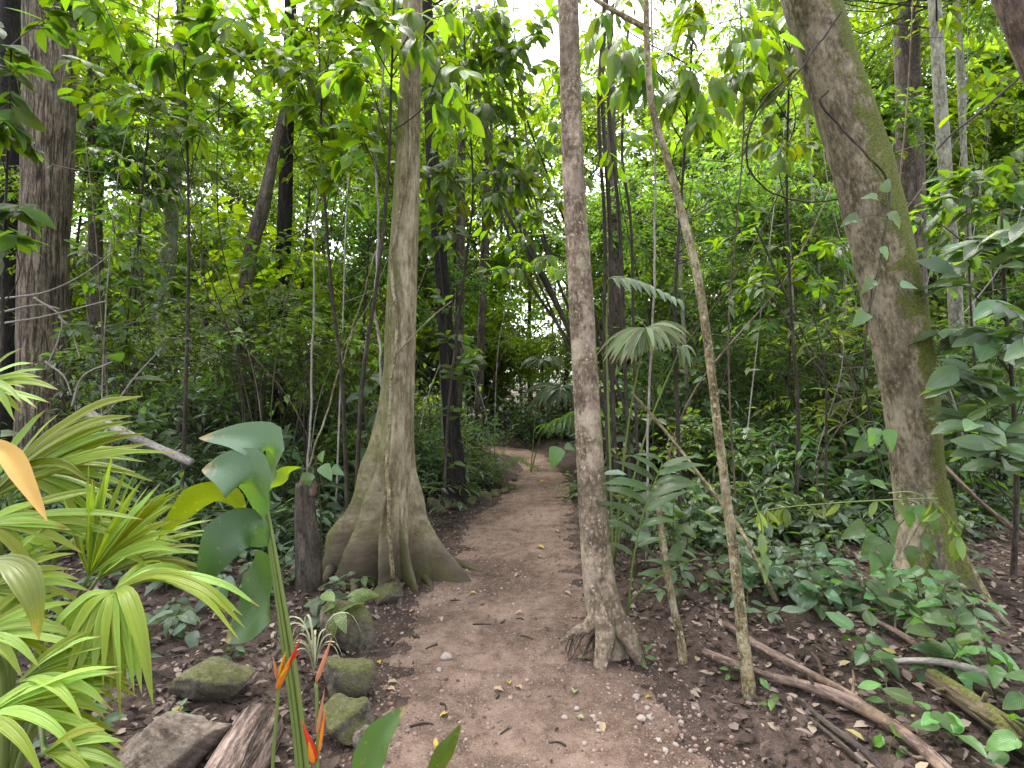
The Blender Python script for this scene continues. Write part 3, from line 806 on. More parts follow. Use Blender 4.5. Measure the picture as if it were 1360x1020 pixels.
make_tree('crooked_tree', 'crooked brown vine-wrapped trunk beside the thin near-black trunk', 'tree',
    [(372, 170, 8, 12), (362, 215, 8, 14), (350, 270, 8, 17), (334, 330, 8, 19), (326, 400, 8, 20), (318, 480, 8, 22), (316, 560, 8, 24), (312, 645, 8, 26)], 'brown', crowns=[(375, 120, 8.2, CROWN[5], .8, C_CAN)], n=16, up=1.5, rough=.12)
make_tree('black_tree', 'black slender trunk with pale creeping leaves standing just behind the buttressed tree', 'tree',
    [(569, 60, 6.7, 14), (573, 190, 6.7, 16), (581, 300, 6.7, 18), (590, 400, 6.7, 20), (597, 520, 6.7, 22), (603, 610, 6.7, 24), (604, 670, 6.7, 26)], 'dark', crowns=[(565, -140, 6.9, CROWN[6], 1.1, C_CAN)], n=20, up=3, rough=.1, flare=.3)
BLACKT = P(603, 560, 6.5)
make_tree('grey_tree', 'thick grey brown trunk in the distance right of the leaning tree', 'tree',
    [(1203, 0, 9.5, 36), (1206, 120, 9.5, 36), (1210, 240, 9.5, 38), (1214, 420, 9.5, 40), (1216, 620, 9.5, 44)], 'brown', crowns=[(1205, -150, 9.6, FAR[2], .8, C_UND)], n=20, up=4)
make_tree('pale_slim_tree', 'pale slim straight trunk right of the leaning mossy tree', 'tree',
    [(1241, 0, 6.2, 18), (1248, 120, 6.2, 19), (1256, 230, 6.2, 20), (1264, 330, 6.2, 20), (1272, 470, 6.2, 21), (1278, 660, 6.2, 24)], 'pale', crowns=[(1245, -160, 6.3, CROWN[0], 1.2, C_CAN)], n=16, up=3)
make_tree('thin_grey_tree', 'thinnest grey trunk with a swollen top at the right of the pale slim trunk', 'tree',
    [(1272, 20, 8, 9), (1276, 100, 8, 12), (1280, 200, 8, 9), (1290, 400, 8, 10), (1296, 640, 8, 12)], 'pale', crowns=[(1290, -30, 8, CROWN[1], .8, C_UND)], n=12, up=2)
make_tree('corner_tree', 'brown trunk leaning out of the picture at the top right corner', 'tree',
    [(1335, -10, 4, 40), (1362, 60, 4, 42), (1420, 220, 4, 44), (1470, 420, 4, 48), (1500, 700, 4, 58)], 'branch', n=24, up=1.8)
make_tree('distant_tree', 'thin dark upright trunk in the bright gap right of the black tree', 'tree',
    [(644, 300, 11, 9), (641, 400, 11, 10), (638, 480, 11, 11), (634, 600, 11, 12)], 'brown', crowns=[(648, 200, 11.5, CROWN[3], 1.2, C_LIM)], n=12, up=2)
make_tree('distant_tree', 'thin brown trunk seen between the black tree and the buttressed tree', 'tree',
    [(612, 300, 10, 12), (611, 400, 10, 12), (608, 500, 10, 13), (606, 615, 10, 14)], 'brown', crowns=[(610, 180, 10.5, CROWN[4], 1.0, C_LIM)], n=12, up=2)
make_tree('distant_tree', 'dark trunk half hidden in leaves between the broad tree and the pale trunk', 'tree',
    [(126, 240, 10, 20), (127, 340, 10, 20), (130, 450, 10, 22), (133, 620, 10, 24)], 'brown', crowns=[(130, 150, 10, CROWN[5], 1.2, C_UND)], n=12, up=3)
make_tree('distant_tree', 'dark trunk right of the slender ringed tree behind the fan palm leaves', 'tree',
    [(812, 170, 8, 12), (814, 300, 8, 17), (817, 420, 8, 18), (820, 520, 8, 18), (822, 640, 8, 20)], 'brown', crowns=[(815, 90, 8.5, CROWN[6], .8, C_CAN)], n=12, up=1.6)

# stems leaning together behind the slender tree
r = np.random.default_rng(5)
for k, (a, b, c, w_) in enumerate([((640, 150), (690, 290), (752, 430), 9), ((662, 250), (705, 340), (756, 440), 8), ((690, 220), (725, 330), (760, 420), 6), ((668, 120), (690, 300), (738, 425), 5), ((655, 230), (690, 350), (765, 470), 6), ((706, 240), (735, 350), (768, 400), 5)]):
    w_ *= .7
    p = spline([P(a[0] - 14, a[1] - 140, 7.4), P(*a, 7.2), P(*b, 7), P(*c, 6.8), P(c[0] + 55, c[1] + 120, 6.7), P(c[0] + 80, c[1] + 240, 6.7)], 30)
    m = MB().tube(p, np.linspace(w_ * .5 * 7 / F * .7, w_ * .5 * 7 / F * 1.2, 30), 8)
    o = obj('bamboo', m.mesh('bamboo', M['dark_twig'], org=p[-1])); o.location = Vector(p[-1])
    tagp(o, 'dark bamboo-like stem leaning behind the slender ringed tree', 'stem', 'leaning stems behind the slender tree')
for k, (u, v0, u1, w_) in enumerate([(800, 120, 812, 6), (795, 150, 803, 5), (808, 130, 830, 5), (826, 200, 842, 4)]):
    p = spline([P(u + 8, v0 - 160, 6), P(u, v0, 6), P((u + u1) / 2 + 4, 300, 6), P(u1, 480, 6), GX(u1 + 8, 6)], 26)
    o = obj('hanging_vine', MB().tube(p, w_ * .5 * 6 / F, 6).mesh('hanging_vine', M['dark_twig'], org=p[-1])); o.location = Vector(p[-1])
    tagp(o, 'thin dark vine hanging right of the slender ringed tree', 'vine', 'vines hanging beside the slender tree')

# ------------------------------------------------------------------ rocks, stump, logs
RV, RF = ico_sub(3)
def rock(label, cen, size, mat, seed, group=None, yaw=0.0, flat=0.0):
    r = np.random.default_rng(seed)
    v = RV.copy()
    for _ in range(11):                       # chopped planes give it facets
        d = nrm(r.normal(size=3)); c = r.uniform(.45, .8)
        k = v @ d; v = v - np.outer(np.clip(k - c, 0, 9) * .94, d)
    for f, a in ((3, .07), (7, .035), (15, .015)):
        v = v * (1 + a * (np.sin(v @ r.normal(size=3) * f + 1) + np.sin(v @ r.normal(size=3) * f + 2)))[:, None]
    v = v * np.array(size)
    c, s_ = math.cos(yaw), math.sin(yaw)
    v = np.stack([v[:, 0] * c - v[:, 1] * s_, v[:, 0] * s_ + v[:, 1] * c, v[:, 2]], -1)
    uv = np.stack([v[:, 0] + v[:, 2] * .4, v[:, 2] + v[:, 1]], -1)
    o = obj('rock', MB().add(v, RF, uv).mesh('rock', M[mat])); o.location = Vector(cen)
    return tagp(o, label, 'rock', group)
def rockpx(label, u, v, wpx, hpx, mat, seed, dep=.8, **kw):
    """u, v: foot of the rock in the photograph"""
    g = G(u, v); d = g[1]; sx = wpx * .5 * d / F * 1.22; sz = hpx * .5 * d / F * 1.3
    rock(label, g + np.array((0, sx * dep * .6, sz * .42)), (sx, sx * dep, sz), mat, seed, **kw)
rockpx('rounded boulder mossy on top, at the path edge below the heliconia', 454, 932, 68, 62, 'rock_moss', 1)
rockpx('small grey green rock nearest the viewer at the path edge', 458, 990, 62, 58, 'rock_moss', 9)
rockpx('tall moss-covered rock beside the spotted plant', 462, 866, 66, 86, 'rock_moss', 3, dep=.7)
rockpx('small dark rock at the foot of the buttress roots', 508, 803, 44, 26, 'rock_moss', 4)
rockpx('smooth dark stone touching the front buttress root', 520, 786, 26, 16, 'rock', 24)
rockpx('long low mossy rock lying behind the cut log', 274, 936, 112, 46, 'rock_moss', 5, dep=.5, yaw=.25)
rockpx('flat-topped tan rock in the bottom left corner beside the cut log', 205, 1040, 130, 84, 'rock', 6, dep=.7)
rockpx('small pebble-like rock beside the nearest path edge rock', 486, 1012, 36, 44, 'rock', 8)
for i, (u, v, w_, h_) in enumerate([(577, 683, 24, 24), (606, 680, 24, 17), (592, 678, 14, 10), (626, 671, 17, 12), (643, 666, 22, 14), (655, 660, 17, 13), (668, 656, 16, 10), (676, 651, 15, 9), (684, 640, 10, 7)]):
    lab = 'dark round rock at the path edge right of the buttress roots' if i == 0 else 'olive rock lying against the foot of the black tree' if i == 1 else 'small mossy edging stone in the line along the far left path edge'
    rockpx(lab, u, v, w_, h_, 'rock_moss', 30 + i, group=None if i < 2 else 'edging stones along the far path')

# cut log bottom left
b = np.array((-1.09, 2.2, float(H(-1.09, 2.2)) + .06)); a = b + np.array((.07, -.62, -.01))
p = spline([a, (a + b) / 2, b], 26)
t = thing('cut_log', 'short pinkish brown log with ridged bark lying at the bottom left beside the heliconia', 'log', (a + b) / 2)
m = MB().tube(p, .108, 40, lambda R, th, z, l: R * (1 + .02 * np.sin(3 * th + 1) + .012 * np.sin(17 * th + np.sin(l * 30) * .9) + .01 * np.sin(29 * th + np.sin(l * 41 + th) * 1.2)), cap=False)
obj('bark', m.mesh('bark', M['log'], org=(a + b) / 2), t)
for q, dr in ((b, 1), (a, -1)):
    ax = nrm(b - a); e1 = nrm(np.cross(ax, (0, 0, 1))); e2 = np.cross(ax, e1)
    th = np.linspace(0, 2 * np.pi, 33)
    rr = np.linspace(0, .104, 7)
    V = q + ax * (.004 * dr) + rr[:, None, None] * (np.cos(th)[None, :, None] * e1 + np.sin(th)[None, :, None] * e2) + ax * (.003 * np.sin(rr * 180))[:, None, None]
    obj('cut_face', MB().grid(V, np.stack(np.meshgrid(th, rr), -1)).mesh('cut_face', M['branch'], org=(a + b) / 2), t)

def lying(name, label, pts, r0, r1, mat, seed=0, cat='branch', group=None, n=12):
    p = spline(np.array(pts), 40)
    ph = np.random.default_rng(seed).uniform(0, 6, 4)
    m = MB().tube(p, np.linspace(r0, r1, 40), n, lambda R, th, z, l: R * (1 + .10 * np.sin(3 * th + l * 7 + ph[0]) + .07 * np.sin(2 * th - l * 13 + ph[1]) + .08 * np.sin(l * 9 + ph[2])))
    if r0 > .015 and cat in ('branch', 'log'):
        rs = np.random.default_rng(seed + 60)
        for i in (7, 15, 24, 33):
            e = p[i] + nrm(rs.normal(size=3) * (1, .6, .3) + (0, 0, .5)) * rs.uniform(.05, .16)
            m.tube(spline([p[i], (p[i] + e) / 2 + rs.normal(size=3) * .008, e], 6), np.linspace(r0 * .42, r0 * .2, 6), 7)
    o = obj(name, m.mesh(name, M[mat], org=p[20])); o.location = Vector(p[20])
    return tagp(o, label, cat, group)
def g3(u, v, up=.0):
    q = G(u, v); q[2] += up; return q
lying('fallen_branch', 'long thick fallen branch with pale worn patches slanting to the bottom right', [g3(935, 876, .04), g3(1000, 905, .05), g3(1090, 930, .05), g3(1165, 968, .05), g3(1225, 1012, .05), g3(1275, 1060, .04)], .020, .029, 'branch', 1)
lying('fallen_branch', 'thinner dark fallen branch lying above the thick one', [g3(962, 835, .03), g3(1010, 872, .05), g3(1070, 905, .05), g3(1118, 935, .06), g3(1150, 950, .03)], .020, .024, 'branch', 2)
lying('fallen_branch', 'thin dark stick lying below the thick fallen branch', [g3(1060, 935, .02), g3(1105, 975, .03), g3(1150, 1010, .03), g3(1180, 1040, .02)], .014, .010, 'dark_twig', 3)
lying('fallen_branch', 'thin dark stick lying parallel to the lowest fallen stick', [g3(1075, 960, .02), g3(1120, 1000, .03), g3(1150, 1030, .03)], .010, .008, 'dark_twig', 13)
lying('fallen_log', 'mossy rotting log at the bottom right corner under the broad leaves', [g3(1238, 915, .06), g3(1290, 955, .07), g3(1350, 1000, .07), g3(1420, 1050, .07)], .040, .052, 'log_moss', 4, 'log')
lying('fallen_branch', 'grey broken branch end poking out of the broad leaves at the bottom right', [g3(1170, 895, .06), g3(1215, 905, .10), g3(1262, 915, .12), g3(1330, 930, .10)], .014, .020, 'grey_twig', 5)
lying('fallen_branch', 'brown branch lying under the leaves in front of the leaning tree', [g3(1130, 815, .03), g3(1180, 845, .05), g3(1240, 880, .05), g3(1300, 900, .05)], .016, .02, 'branch', 6)
lying('fallen_log', 'grey fallen trunk lying in the undergrowth behind the left fan palm', [P(110, 545, 4.6), P(160, 572, 4.6), P(205, 592, 4.6), P(255, 615, 4.6)], .040, .032, 'grey_twig', 7, 'log')
lying('slanting_stick', 'pale straight stick slanting down at the right edge behind the leaning tree', [P(1250, 615, 4.2), P(1290, 655, 4.0), P(1330, 690, 3.9), P(1400, 745, 3.8)], .016, .018, 'branch', 8, 'stick')
lying('slanting_stick', 'curved tan vine slanting down right of the leaning tree roots', [P(1276, 725, 3.2), P(1300, 770, 3.1), P(1322, 810, 3.0), P(1352, 845, 2.95), P(1385, 875, 2.9)], .012, .014, 'slim', 9, 'vine')
lying('slanting_stick', 'long yellowish stick leaning down to the right behind the thin sapling', [P(838, 520, 4.0), P(880, 568, 3.9), P(930, 632, 3.7), P(975, 690, 3.5), P(1010, 755, 3.3), g3(1032, 800, 0)], .010, .016, 'slim', 10, 'stick')
lying('slanting_stick', 'short leaning olive stub right of the slender tree roots', [P(872, 640, 3.2), P(880, 720, 3.1), P(892, 790, 3.0), P(904, 850, 2.92), P(908, 885, 2.9)], .018, .026, 'slim', 11, 'stick')
lying('slanting_stick', 'broken pale upright stick among leaves left of the dark thin trunk', [P(250, 476, 6.5), P(243, 510, 6.5), P(238, 560, 6.5), GX(232, 6.5)], .022, .03, 'pale', 12, 'stick')
lying('slanting_stick', 'thin pale stick slanting in the undergrowth behind the left palm', [P(130, 555, 5), P(150, 540, 5), P(180, 500, 5), P(215, 462, 5)], .009, .006, 'grey_twig', 14, 'stick')
# rotten stump left of the buttress
g = G(410, 782)
t = thing('rotten_stump', 'dark rotten stump post standing left of the buttress roots', 'stump', g)
m = MB().tube(spline([g + (0, 0, -.1), g + (-.01, 0, .35), g + (-.025, 0, .55), g + (-.03, 0, .78)], 30), np.linspace(.085, .066, 30), 24, lambda R, th, z, l: R * (1 + .10 * np.sin(4 * th + l * 3) + .07 * np.sin(9 * th + l * 5) + .04 * np.sin(17 * th - l * 9)))
obj('post', m.mesh('post', M['dark_twig'], org=g), t)
for k in range(4):
    a_ = 1.2 + k * 1.4
    q = g + np.array((math.cos(a_) * .06, math.sin(a_) * .045, .70))
    obj('splinter', MB().tube(spline([q, q + (0, 0, .09), q + (.01, 0, .12 + .025 * k)], 6), [.03, .026, .022, .016, .01, .003], 6).mesh('splinter', M['branch'], org=g), t)

# small things on the path
def flat_leaf(label, u, v, L, mat, yaw, group, curl=.3):
    g = G(u, v); g[2] = float(ZP(g[0], g[1])) + .012
    me = LFLAT[mat][int(abs(yaw) * 7) % 2]
    o = obj('fallen_leaf', me); o.location = Vector(g); o.rotation_euler = (random.uniform(-.2, .2), random.uniform(-.25, .1), yaw); o.scale = (L, L, L)
    tagp(o, label, 'leaf', group)
LFLAT = {k: [leaf_unit('fallen_leaf', p_ell, .55, M[k], 5, .35, .25, .3, i) for i in range(2)] for k in ('yellow_leaf', 'tan_leaf', 'pale_leaf', 'litter')}
for i, (u, v) in enumerate([(625, 790), (677, 914), (595, 952), (577, 988), (858, 930), (505, 884), (722, 640), (714, 728)]):
    flat_leaf('small bright yellow leaf fallen on the dirt path', u, v, .045 if v > 750 else .08, 'yellow_leaf', i * 1.7, 'yellow leaves fallen on the path')
for i, (u, v) in enumerate([(515, 910), (524, 920), (585, 823), (544, 815), (695, 817), (750, 790), (640, 742), (690, 765), (655, 920), (693, 921), (800, 965), (714, 700), (720, 742), (738, 706)]):
    flat_leaf('dry tan leaf curled on the dirt path', u, v, .06, 'tan_leaf', i * 2.3 + .4, 'dry tan leaves on the path')
for i, (u, v, L) in enumerate([(768, 880, .085), (762, 926, .07), (775, 960, .045)]):
    flat_leaf('pale green fallen leaf on the gravel below the slender tree', u, v, L, 'pale_leaf', i * 1.1 + .2, 'pale green fallen leaves below the slender tree')
PEB = [MB().add(nrm(RV * (1, 1, 1)) * (1, .8, .6) * (1 + .12 * np.sin(RV @ np.array((3 + i, 2, 1.5)) + i))[:, None], RF).mesh('pebble', M['pebble']) for i in range(3)]
for i, (u, v, w_) in enumerate([(593, 876, 16), (583, 894, 9), (766, 945, 8), (750, 955, 9), (845, 928, 12), (852, 958, 13), (863, 956, 11), (860, 942, 9), (788, 956, 8), (776, 990, 8), (795, 975, 7), (875, 985, 9), (700, 905, 6), (905, 960, 8), (884, 1000, 10)]):
    g = G(u, v); s_ = w_ * .5 * g[1] / F
    o = obj('pebble', PEB[i % 3]); o.location = Vector((g[0], g[1], float(ZP(g[0], g[1])) + s_ * .3)); o.scale = (s_,) * 3; o.rotation_euler = (0, 0, i * 1.9)
    if i == 0: tagp(o, 'largest pale pebble lying alone near the middle of the path', 'pebble')
    elif i == 1: tagp(o, 'bluish grey pebble just below the largest pale pebble', 'pebble')
    else: tagp(o, 'pale rounded pebble among the gravel at the right of the path', 'pebble', 'pale pebbles on the path')
for i, (u, v, l_) in enumerate([(640, 832, .12), (668, 828, .1), (690, 825, .06), (573, 862, .09), (588, 942, .07), (560, 966, .11), (660, 928, .06), (740, 992, .08), (670, 975, .07), (700, 850, .12), (605, 800, .08), (725, 838, .10), (550, 848, .07)]):
    g = G(u, v); a_ = i * 1.3; d_ = np.array((math.cos(a_) * l_ * .5, math.sin(a_) * l_ * .3, 0))
    q = [g - d_, g + (0.01, .01, 0), g + d_]
    for z in q: z[2] = float(ZP(z[0], z[1])) + .005
    o = obj('twig', MB().tube(spline(q, 8), np.linspace(.0055, .003, 8), 6).mesh('twig', M['dark_twig'], org=g)); o.location = Vector(g)
    tagp(o, 'small dark twig lying on the dirt path', 'twig', 'dark twigs on the path')

# ------------------------------------------------------------------ ribbon leaves (palm fingers, heliconia blades)
def ribbon(ctrl, W, hint, prof=p_strap, fold=.15, nl=12, s=(-1, -.5, 0, .5, 1), wave=0.0, pleat=0.0, seed=0, twist=0.0):
    p = spline(np.array(ctrl, float), nl + 1)
    tg = nrm(np.gradient(p, axis=0))
    hint = np.asarray(hint, float)
    if hint.ndim == 1: hint = np.repeat(hint[None], nl + 1, 0)
    side = nrm(np.cross(hint, tg)); nn = np.cross(tg, side)
    t = np.linspace(0, 1, nl + 1); S = np.array(s, float)
    wd = np.array([prof(q) for q in t]) * W / 2
    r = np.random.default_rng(seed); ph = r.uniform(0, 6)
    z = fold * np.abs(S)[None, :] * wd[:, None] * 2 + pleat * wd[:, None] * (np.arange(len(S)) % 2)[None, :]
    z = z + wave * wd[:, None] * np.abs(S)[None, :] * np.sin(t * 15 + ph)[:, None]
    a = twist * t
    ca, sa = np.cos(a)[:, None, None], np.sin(a)[:, None, None]
    s2 = side[:, None, :] * ca + nn[:, None, :] * sa; n2 = nn[:, None, :] * ca - side[:, None, :] * sa
    V = p[:, None, :] + (S[None, :] * wd[:, None])[..., None] * s2 + z[..., None] * n2
    UV = np.stack(np.meshgrid(S * .5 + .5, t), -1)
    return MB().grid(V, UV)

def p_palm(t): return max(.03, min(1, .22 + 1.9 * t) * min(1, (1 - t) * 2.2 + .0) ** .75)

# ---- bright fan palm, bottom left
org = np.array((-1.75, 1.75, float(H(-1.75, 1.75))))
PALM = thing('fan_palm', 'bright yellow green fan palm filling the bottom left corner', 'palm', org)
def frond(cen, targets, col, arc=.06, hint=(0.05, -.55, .85), pet=True, W=.055, seed=0, mat='leaf_palm', thing_=None, org_=None, dense=True):
    th = thing_ or PALM; og = org if org_ is None else org_
    C = P(*cen)
    r = np.random.default_rng(seed)
    md = (C + og) / 2 + np.array((0, .05, .18))
    fr = obj('frond', MB().tube(spline([og + (0, 0, .02), md, C], 16), np.linspace(.011, .006, 16), 7).mesh('petiole', M['stem'], org=og), th)
    full = []
    for a_, b2 in zip(targets, targets[1:]):
        full.append(a_)
        if dense and abs(a_[0] - b2[0]) + abs(a_[1] - b2[1]) < 150:
            aw = a_[3] if len(a_) > 3 else W; bw = b2[3] if len(b2) > 3 else W
            for g_ in (.34, .67):
                k_ = r.uniform(.84, 1.0)
                mixv = lambda p_, q_: p_ * (1 - g_) + q_ * g_
                full.append((cen[0] + (mixv(a_[0], b2[0]) - cen[0]) * k_, cen[1] + (mixv(a_[1], b2[1]) - cen[1]) * k_, mixv(a_[2], b2[2]) + r.normal() * .03, mixv(aw, bw), mixv(a_[4] if len(a_) > 4 else 1, b2[4] if len(b2) > 4 else 1)))
    full.append(targets[-1])
    for i, tg in enumerate(full):
        T = P(*tg[:3]); Wd = (tg[3] if len(tg) > 3 else W) * (.56 if dense else 1)
        L = np.linalg.norm(T - C)
        a = arc * (tg[4] if len(tg) > 4 else 1) * (L / .3)
        d = T - C
        m1 = C + d * .35 + np.array((0, 0, a)); m2 = C + d * .72 + np.array((0, 0, a * .95))
        hb = np.array(hint) + r.normal(size=3) * .18
        mb = ribbon([C, m1, m2, T], Wd, hb, p_palm, fold=.16, nl=12, s=(-1, -.66, -.33, 0, .33, .66, 1), pleat=.22, wave=.10, seed=i, twist=r.normal() * .25)
        o = obj('leaflet', mb.mesh('leaflet', M[mat], org=og), fr, color=jit(col, r, .16))
    return fr
frond((150, 785, 1.45), [(55, 865, 1.40, .055), (80, 905, 1.36, .06), (84, 915, 1.30, .055, .6), (122, 912, 1.32, .05), (160, 960, 1.28, .035), (168, 930, 1.35, .04), (203, 935, 1.28, .075, 1.3), (318, 850, 1.34, .05, .9), (345, 806, 1.45, .05, .7), (300, 815, 1.40, .055), (255, 762, 1.6, .035), (250, 780, 1.55, .03), (235, 770, 1.65, .03), (230, 760, 1.7, .028)], C_PALM, seed=1)
frond((-20, 665, 1.55), [(190, 526, 1.5, .075, .5), (178, 560, 1.55, .07, .4), (195, 575, 1.62, .065, .3), (238, 602, 1.5, .035, .35), (120, 640, 1.5, .06), (60, 545, 1.6, .06, .4), (195, 590, 1.68, .08, .2)], (.20, .26, .014), hint=(0.1, -.75, .6), seed=2)
frond((118, 765, 1.58), [(118, 612, 1.5, .035, .1), (126, 640, 1.6, .05, .1), (150, 600, 1.6, .03, .1), (210, 645, 1.6, .05, .15), (243, 648, 1.62, .035, .3), (232, 670, 1.66, .04, .3), (250, 690, 1.6, .035, .5), (245, 735, 1.55, .04, .6), (95, 690, 1.6, .04, .2), (80, 650, 1.66, .035, .2)], C_PALM, hint=(-.1, -.85, .45), seed=3)
frond((-40, 965, 1.25), [(160, 885, 1.3, .045, .4), (175, 905, 1.35, .045, .4), (140, 920, 1.3, .05, .5), (170, 1000, 1.25, .045, .7), (110, 1010, 1.2, .05), (70, 900, 1.3, .05, .4), (60, 1040, 1.15, .05)], C_PALM, hint=(0, -.5, .85), seed=4)
frond((-40, 520, 1.6), [(30, 462, 1.6, .04, .3), (78, 518, 1.55, .055, .4), (60, 490, 1.65, .035, .3), (20, 560, 1.5, .05), (66, 535, 1.7, .05, .3)], (.24, .32, .04), hint=(0, -.6, .8), seed=5)
frond((-30, 700, 1.5), [(110, 735, 1.5, .055, .5), (190, 690, 1.55, .05, .3), (175, 715, 1.6, .05, .3), (90, 700, 1.5, .055, .3), (60, 665, 1.58, .05, .3), (60, 790, 1.45, .05, .8), (150, 650, 1.7, .06, .3)], (.25, .32, .025), hint=(0.05, -.7, .7), seed=6)
frond((75, 730, 1.66), [(228, 700, 1.75, .04, .4), (240, 720, 1.8, .04, .4), (210, 760, 1.75, .045, .5), (180, 730, 1.7, .05, .3), (150, 700, 1.8, .05, .2), (30, 770, 1.6, .05), (20, 690, 1.7, .05, .3)], (.24, .31, .02), seed=7)
frond((-40, 850, 1.35), [(110, 850, 1.4, .05, .6), (100, 800, 1.45, .045, .4), (60, 760, 1.5, .05, .3), (140, 880, 1.35, .04, .5), (30, 900, 1.3, .05)], (.24, .31, .02), seed=8)
frond((130, 768, 1.78), [(180, 625, 1.8, .04, .2), (215, 640, 1.8, .045, .25), (245, 662, 1.82, .04, .3), (285, 690, 1.85, .04, .4), (300, 712, 1.85, .04, .5), (285, 738, 1.85, .04, .5), (270, 765, 1.8, .04, .6)], (.22, .30, .02), seed=9)
frond((25, 905, 1.32), [(120, 838, 1.35, .045, .4), (165, 858, 1.36, .045, .4), (190, 892, 1.36, .045, .5), (182, 925, 1.34, .045, .6), (140, 955, 1.3, .045, .7), (90, 985, 1.25, .045, .8)], C_PALM, seed=10)
frond((10, 630, 1.72), [(80, 548, 1.7, .05, .2), (140, 560, 1.75, .05, .3), (190, 600, 1.78, .05, .3), (205, 640, 1.78, .05, .4), (180, 685, 1.75, .05, .5), (125, 708, 1.7, .05, .6)], (.20, .27, .018), seed=11)
frond((-30, 790, 1.45), [(60, 700, 1.5, .05, .2), (100, 735, 1.5, .05, .4), (120, 785, 1.48, .05, .5), (105, 835, 1.45, .05, .7), (60, 880, 1.4, .05, .8)], (.24, .32, .03), seed=12)
frond((60, 1000, 1.2), [(130, 960, 1.25, .04, .4), (165, 985, 1.25, .04, .4), (170, 1025, 1.22, .04, .5), (120, 1050, 1.18, .04, .6)], (.22, .31, .03), seed=13)
o = obj('leaflet', ribbon([P(-25, 745, 1.3), P(20, 752, 1.25), P(44, 790, 1.22), P(52, 850, 1.22)], .062, (.2, -.6, .7), p_palm, wave=.1).mesh('leaflet', M['leaf_palm'], org=org), PALM, color=(.13, .14, .02))
o['label'] = 'olive ageing strap leaf bent down at the left edge'
o = obj('leaflet', ribbon([P(-30, 580, 1.2), P(10, 600, 1.2), P(35, 640, 1.18), P(63, 692, 1.16)], .045, (.4, -.8, .4), p_palm, fold=.2).mesh('leaflet', M['dryblade'], org=org), PALM)
o['label'] = 'dying yellow orange leaf tip at the left edge'

# ---- heliconia
DH = 1.62
org = np.array((P(412, 1200, DH)[0], DH, float(H(P(412, 1200, DH)[0], DH))))
HEL = thing('heliconia', 'tall heliconia with broad curling leaves and orange red flowers left of the path', 'plant', org)
for k, off in enumerate((0, 7, -5)):
    p = spline([org + (off * .003, off * .002, -.02), P(400 + off, 1010, DH), P(384 + off, 880, DH), P(369 + off * .7, 780, DH), P(355 + off * .4, 690, DH + .01), P(350, 650 + 12 * k, DH + .02)], 40)
    obj('stem', MB().tube(p, np.linspace(.0088, .0042, 40), 9, lambda R, th, z, l: R * (1 + .10 * np.cos(2 * th + l * .6))).mesh('stem', M['stem'], org=org), HEL)
def p_hel(t): return max(.02, min(1, t * 3.4) ** .7 * min(1, (1 - t) * 2.3) ** .75)
def hleaf(ctrl, W, hint, col=C_HEL, fold=.10, label=None, seed=0, mat='leaf_helic'):
    pts = [P(*c) for c in ctrl]
    o = obj('leaf', ribbon(pts, W, hint, p_hel, fold=fold, nl=16, s=(-1, -.7, -.35, 0, .35, .7, 1), wave=.06, seed=seed).mesh('leaf', M[mat], org=org), HEL, color=col)
    if label: o['label'] = label
    return o
hleaf([(352, 648, DH), (366, 615, DH - .02), (356, 590, DH - .06), (315, 580, DH - .04), (264, 582, DH)], .125, [(-.4, -.75, .5)] * 17, label='topmost leaf curling over to the left', seed=1)
hleaf([(348, 690, DH - .01), (342, 655, DH - .06), (328, 632, DH - .10), (300, 622, DH - .08), (268, 624, DH - .03)], .16, (-.25, -.85, .45), seed=2)
hleaf([(356, 725, DH), (332, 703, DH - .05), (305, 712, DH - .09), (284, 742, DH - .11), (266, 788, DH - .10)], .135, (.35, -.75, .6), seed=3, label='pale broad leaf arching down to the left')
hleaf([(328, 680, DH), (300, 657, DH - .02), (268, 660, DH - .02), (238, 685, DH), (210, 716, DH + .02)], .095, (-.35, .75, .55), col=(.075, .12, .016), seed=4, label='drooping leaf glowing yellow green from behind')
hleaf([(366, 750, DH + .02), (358, 775, DH + .08), (338, 812, DH + .10), (300, 852, DH + .12)], .26, (-.75, -.75, .2), col=(.030, .075, .024), seed=5)
hleaf([(352, 650, DH), (366, 640, DH + .02), (382, 626, DH + .04), (400, 620, DH + .06)], .05, (.3, .6, .6), col=(.08, .13, .016), seed=6)
hleaf([(470, 1060, 1.25), (490, 1010, 1.25), (508, 975, 1.25), (538, 938, 1.25)], .085, (-.35, -.8, .4), col=(.05, .11, .03), seed=7, label='young pointed leaf beside the path at the bottom')
hleaf([(565, 1050, 1.2), (580, 1015, 1.2), (596, 990, 1.2), (612, 962, 1.2)], .042, (.5, .6, .4), col=(.05, .10, .014), seed=8, label='narrow pointed leaf tip at the bottom middle')
